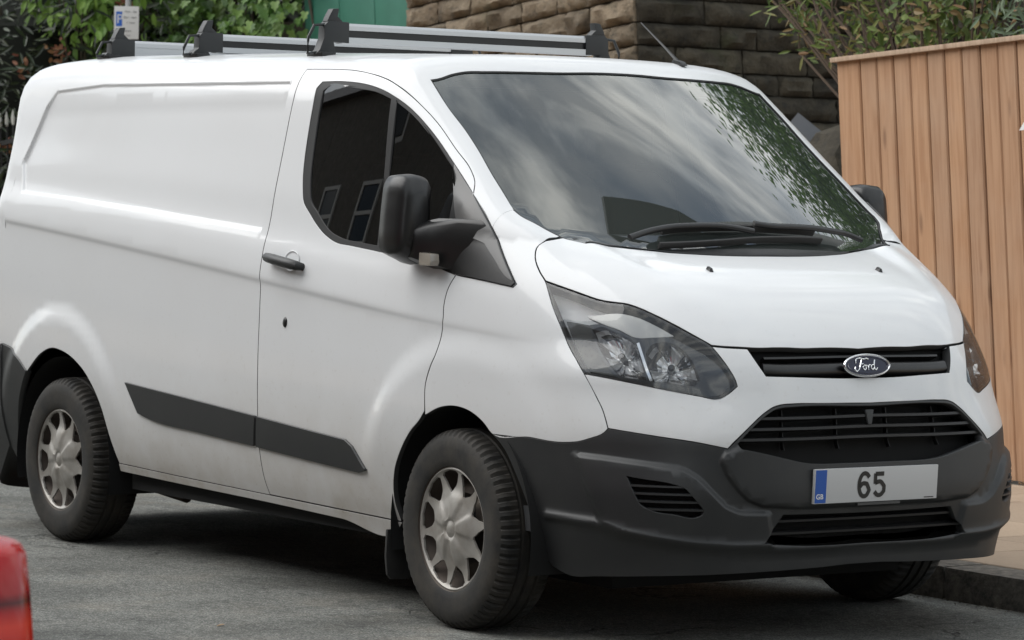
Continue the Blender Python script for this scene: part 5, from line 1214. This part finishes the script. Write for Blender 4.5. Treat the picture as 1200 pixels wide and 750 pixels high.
# ================================================================ left background details
rl = empty('iron_railing', (-13.8, 3.9, .12), 'black iron railing with pale spear tips in front of the rhododendron', 'railing'); rl.rotation_euler[1] = -TH
ir = plain('black_iron', (.012, .012, .012), .6); tipm = plain('worn_white_tip', (.5, .5, .46), .7)
for i in range(34):
    x = .5 - i*.115; b = MB().tube([(x, 0, -.2-.1*x), (x, 0, 1.78)], .009, 6).build('railing_bar', ir, rl)
    MB().tube([(x, 0, 1.782), (x, 0, 1.83), (x, 0, 1.90)], [.011, .017, .002], 6).build('spear_tip', tipm, b, smooth=True)
for z_ in (.3, 1.35, 1.66): MB().box((-3.6, -.012, z_-.018), (.6, .012, z_+.018)).build('rail', ir, rl)
# parking sign on its post
ps = empty('parking_sign', (-12.47, 4.22, .12), 'white parking sign with blue P panel on a grey post behind the rear roof bar', 'sign'); ps.rotation_euler = (0, -TH*.25, R(-33))
MB().tube([(0, .01, 0), (0, .01, 2.9)], .022, 12).build('post', NT('galvanised').set(Base_Color=(.40, .41, .42), Metallic=.4, Roughness=.5).m, ps, smooth=True)
whm = plain('sign_white', (.66, .66, .65), .45); blm = plain('sign_blue', (.02, .12, .50), .45); ikm = plain('sign_ink', (.06, .06, .065), .6)
# local +X faces the camera, +Y runs to the right in the photo
W_, z0, z1 = .092, 2.440, 2.685
pl = MB().box((.020, -W_, z0), (.0235, W_, z1)).build('sign_plate', whm, ps, bevel=.001)
MB().box((.0237, -W_+.014, z1-.150), (.0242, -W_+.060, z1-.040)).build('blue_panel', blm, pl)
def text(s, y, z, size, mat, par, name='sign_lettering'):
    cu = bpy.data.curves.new(name, 'FONT'); cu.body = s; cu.size = size; cu.align_x = 'LEFT'; cu.extrude = .0002; o = bpy.data.objects.new(name, cu)
    o.data.materials.append(mat); C.objects.link(o); bpy.context.view_layer.update(); me = bpy.data.meshes.new_from_object(o.evaluated_get(bpy.context.evaluated_depsgraph_get())); bpy.data.objects.remove(o)
    o = bpy.data.objects.new(name, me); C.objects.link(o); o.parent = par; o.rotation_euler = (R(90), 0, R(90)); o.location = (.0247, y, z); return o
text('P', -W_+.017, z1-.128, .098, whm, pl)
text('Mon - Sat', -W_+.078, z1-.048, .023, ikm, pl); text('8am - 6pm', -W_+.072, z1-.090, .022, ikm, pl); text('1 hour', -W_+.092, z1-.130, .024, ikm, pl); text('No return', -W_+.036, z1-.190, .022, ikm, pl); text('within 1 hour', -W_+.030, z1-.222, .017, ikm, pl)
# gatepost boulder and slates beside the fence end
def rock(name, c, r, mat, seed, **k):
    bm = bmesh.new(); bmesh.ops.create_icosphere(bm, subdivisions=3, radius=1)
    for v in bm.verts:
        d = v.co.copy(); f = 1+.22*noise.noise(d*1.3+Vector((seed, 0, 0)))+.08*noise.noise(d*4+Vector((0, seed, 0)))
        q = Vector((math.copysign(abs(d.x)**.7, d.x), math.copysign(abs(d.y)**.7, d.y), math.copysign(abs(d.z)**.7, d.z)))
        v.co = Vector((q.x*r[0]*f, q.y*r[1]*f, q.z*r[2]*f))
    me = bpy.data.meshes.new(name); bm.to_mesh(me); bm.free(); me.materials.append(mat); me.polygons.foreach_set('use_smooth', [True]*len(me.polygons)); me.set_sharp_from_angle(angle=R(35))
    o = bpy.data.objects.new(name, me); o.location = c; return link(o, None, **k)
rock('gatepost_stone', (-5.45, 5.25, .95), (.34, .3, .90), M['stone_d'], 4, label='rough dark stone gatepost standing between the van and the fence end', cat='gatepost')
slm = NT('blue_slate').set(Base_Color=(.17, .18, .20), Roughness=.5).m
def slate(p, w_, h_, rz, tilt, lab):
    mb = MB().box((-w_, -.006, 0), (w_, .006, h_)); o = mb.build('roof_slate', slm, None, label=lab, cat='slate', group='slates leaning by the gatepost'); o.location = p; o.rotation_euler = (R(-tilt), R(38), rz)
slate((-5.88, 5.12, 1.62), .11, .36, R(50), 8, 'upper blue grey roof slate leaning behind the windscreen pillar'); slate((-5.70, 5.02, 1.50), .11, .36, R(50), 8, 'lower blue grey roof slate leaning against the gatepost')
# ================================================================ houses opposite, mirrored in the glass and paint
hw = stonem('house_stone', (.085, .080, .072), (.15, .14, .125), (.04, .038, .034), .2); wf = plain('white_frame', (.42, .42, .41), .5); pg = plain('dark_pane', (.01, .012, .014), .05)
for i in range(12):
    x0 = -42 + i*6.0
    loc = (x0+3, -13.5, .12) if i < 9 else (21.0, -9.5+(i-9)*6.1, .12)  # last three, unseen at the street end, added to shade the van front
    h = empty('terraced_house', loc, rz=0 if i < 9 else R(90), label='stone terraced house across the street seen only in the van glass, or unseen and added at its end for shade', cat='house', group='terraced houses across the street')
    MB().box((-2.99, -6, -.5), (2.99, 0, 8.6)).build('wall', hw, h)
    MB().prism([(-6.3, 8.6), (.3, 8.6), (-3, 10.8)], 0, -2.99, 2.99).build('roof', M['frit'] if False else plain('house_slate', (.05, .05, .055), .8) if i == 0 else bpy.data.materials['house_slate'], h)
    for wx, wz, ww, wh in ((-1.4, 1.2, 1.5, 1.6), (-1.4, 4.5, 1.2, 1.6), (1.4, 4.5, 1.2, 1.6)):
        f = MB()
        for a, b_, c_, d_ in ((-ww/2, -wh/2, -ww/2+.1, wh/2), (ww/2-.1, -wh/2, ww/2, wh/2), (-ww/2+.1, -wh/2, ww/2-.1, -wh/2+.1), (-ww/2+.1, wh/2-.1, ww/2-.1, wh/2), (-ww/2+.1, -.05, ww/2-.1, .05)): f.box((wx+a, .005, wz+.8+b_), (wx+c_, .07, wz+.8+d_))
        o = f.build('window', wf, h); MB().box((wx-ww/2+.05, .006, wz+.8-wh/2+.05), (wx+ww/2-.05, .03, wz+.8+wh/2-.05)).build('pane', pg, o)
    MB().box((.9, .005, 0), (1.9, .06, 2.1)).build('door', bpy.data.materials['house_slate'], h)
# ================================================================ red car at the lower left
rc_ = empty('red_car', (4.03, -4.418, -.035), 'red car of which only the tail lamp corner enters the lower left', 'car')
redp = NT('red_paint').set(Base_Color=(.30, .03, .04), Roughness=.35, Coat_Weight=1., Coat_Roughness=.04).m
# side outline (x from the tail forward, z) of a hatchback, lofted across the width
prof = [(0.0, .30), (.02, .42), (.03, .60), (.0, .66), (-.035, .92), (-.10, .97), (-.34, 1.38), (-.55, 1.46), (-1.6, 1.49), (-2.2, 1.40), (-2.9, 1.00), (-3.9, .86), (-4.12, .60), (-4.15, .30)]
pr_ = resample(prof, .09, corner=70, closed=False); V = []; cols_ = 13
for i, (x, z) in enumerate(pr_):
    tum = 0 if z < .95 else (z-.95)*.42
    for j in range(cols_):
        t = j/(cols_-1); yy = -1.74*t; e_ = min(t, 1-t); rx = .16*max(0, 1-e_/.10)**2
        edge = (.02 if e_ < .001 else 0)
        V.append((x*(1) - (rx if x > -2 else -rx), yy + (tum+edge if t < .5 else -tum-edge)*(1-2*e_)*(-1), z))
n_ = cols_; Fs = [(i*n_+j, i*n_+j+1, (i+1)*n_+j+1, (i+1)*n_+j) for i in range(len(pr_)-1) for j in range(n_-1)]
Fs += [tuple(i*n_ for i in range(len(pr_))), tuple(i*n_+n_-1 for i in range(len(pr_)))[::-1]]
cb = MB().add(V, Fs).build('body', redp, rc_, smooth=True, auto=45)
def taillamp(sy):
    f = (lambda y: y) if sy > 0 else (lambda y: -1.74 - y)
    mb = MB(); V = []
    prof_l = [(.62, .030), (.66, .030), (.72, .026), (.80, .012), (.87, -.006), (.885, -.03)]
    plan = [(-.34, -.20), (-.20, -.004), (-.10, .010), (-.03, -.012), (.000, -.055), (.006, -.12), (.002, -.22), (-.01, -.30)]
    for z, dx in prof_l:
        for (yy, xx) in [(-.34, .015), (-.22, .022), (-.12, .016), (-.05, -.004), (-.012, -.04), (.004, -.10), (.006, -.20), (.0, -.30)]: V.append((xx+dx, f(yy), z))
    for i in range(len(prof_l)-1):
        for j in range(7): mb.F.append((i*8+j, i*8+j+1, (i+1)*8+j+1, (i+1)*8+j)); mb.M.append(0)
    mb.V = V; mb.F.append(tuple(range(40, 48))); mb.M.append(0)
    lampm = NT('tail_lamp_red') if 'tail_lamp_red' not in bpy.data.materials else None
    if lampm:
        z = lampm.sep()[2]; st = lampm.ramp(lampm.mr(z, .62, .885), (0, (.03, .002, .002)), (.12, (.22, .004, .004)), (.36, (.45, .006, .004)), (.52, (.60, .03, .010)), (.60, (.38, .006, .004)), (.66, (.07, .002, .002)), (.72, (.30, .004, .004)), (.95, (.36, .008, .008)))
        lampm.l(st, lampm.p.inputs['Base Color']); lampm.set(Roughness=.16, Coat_Weight=0, Specular_IOR_Level=.28)
        wv = lampm.n('ShaderNodeTexWave'); wv.inputs['Scale'].default_value = 30; lampm.l(lampm.tc.outputs['Object'], wv.inputs['Vector']); lampm.bump(wv.outputs[0], .12, .002)
    mb.build('tail_lamp', bpy.data.materials['tail_lamp_red'], rc_, smooth=True, auto=50)
taillamp(1); taillamp(-1)
MB().box((-.12, -1.70, .28), (.075, -.04, .60)).build('bumper', redp, rc_, bevel=.05, seg=3)
for wx in (-.75, -3.3):
    for wy in (-.10, -1.64):
        t_ = MB().lathe([(.18, -.1), (.29, -.1), (.31, -.07), (.31, .07), (.29, .1), (.18, .1)], (wx, wy, .33), 1, 32).build('wheel', M['tyre'], rc_, smooth=True, auto=40)
        MB().lathe([(0, .06), (.19, .07), (.19, -.07), (0, -.06)], (wx, wy, .33), 1, 24).build('rim', M['hub'], t_, smooth=True, auto=40)
wdm = plain('car_window', (.01, .012, .013), .05)
MB().add([(-.135, -.20, 1.0), (-.335, -.30, 1.36), (-.335, -1.44, 1.36), (-.135, -1.54, 1.0)], [(0, 1, 2, 3)]).build('rear_window', wdm, rc_)
# ================================================================ litter
lf = leafm('blossom_leaf', (.40, .20, .13), (.30, .20, .10), (.45, .30, .22)); 
for i, (px, py) in enumerate([(.48, -2.02), (.62, -1.86), (.70, -1.92), (.95, -1.55), (.20, -1.95), (1.1, -2.3), (-.4, -1.6), (1.5, -1.9), (-.9, -2.1), (-.2, -2.4)]):
    leaves('fallen_leaf', [(px, py, .006)], random.uniform(.018, .034), OVAL, lf, None, face=(0, 0, 1), spread=.3, label='tiny dry leaf lying on the road by the van', cat='leaf', group='dry leaves on the road')
for i, x in enumerate((-2.44, -2.33, -2.22, -2.10)):
    leaves('gravel_tuft', [(x+random.gauss(0, .01), 3.715+random.uniform(-.01, .01), .128) for _ in range(9)], .02, OVAL, lf, None, spread=1.5, label='little drift of dry leaves on the pavement against the fence foot', cat='leaf litter', group='leaf drifts at the fence foot')

gv = []
for _ in range(900):
    x = random.uniform(-5, 2.4); gv.append((x, 1.09-abs(random.gauss(0, .05)), .003))
leaves('gutter_grit', gv, .012, OVAL, plain('grit', (.13, .12, .10), .95), None, face=(0, 0, 1), spread=.6, kind='stuff', label='fine grit gathered in the gutter along the kerb', cat='grit')
# unseen shape added over the kerb to darken the reflection at the windscreen foot
sl_ = empty('added_reflection_shape', (-1.1, 3.52, .12), 'grey unseen shape added over the van, mirrored as a dark patch in the windscreen', 'reflection shape')
gal = plain('shape_post_grey', (.16, .17, .17), .6)
MB().tube([(0, 0, -.1), (0, 0, 2.2), (0, -.02, 6.47)], [.07, .055, .04], 12).build('shape_post', gal, sl_, smooth=True)
0 and MB().tube([(0, 0, 6.28), (.02, -.10, 6.45), (.06, -.35, 6.50)], [.04, .035, .035], 10).build('bracket', gal, sl_, smooth=True)
MB().prism([(.44, -1.70), (.39, -1.36), (.30, -.94), (.18, -.48), (.07, -.11), (-.02, .01), (-.06, -.02), (-.06, -.26), (.02, -.73), (.09, -1.12), (.14, -1.42)], 2, 6.48, 6.58).build('reflected_slab', plain('reflected_slab_grey', (.05, .052, .052), .7), sl_, bevel=.03)
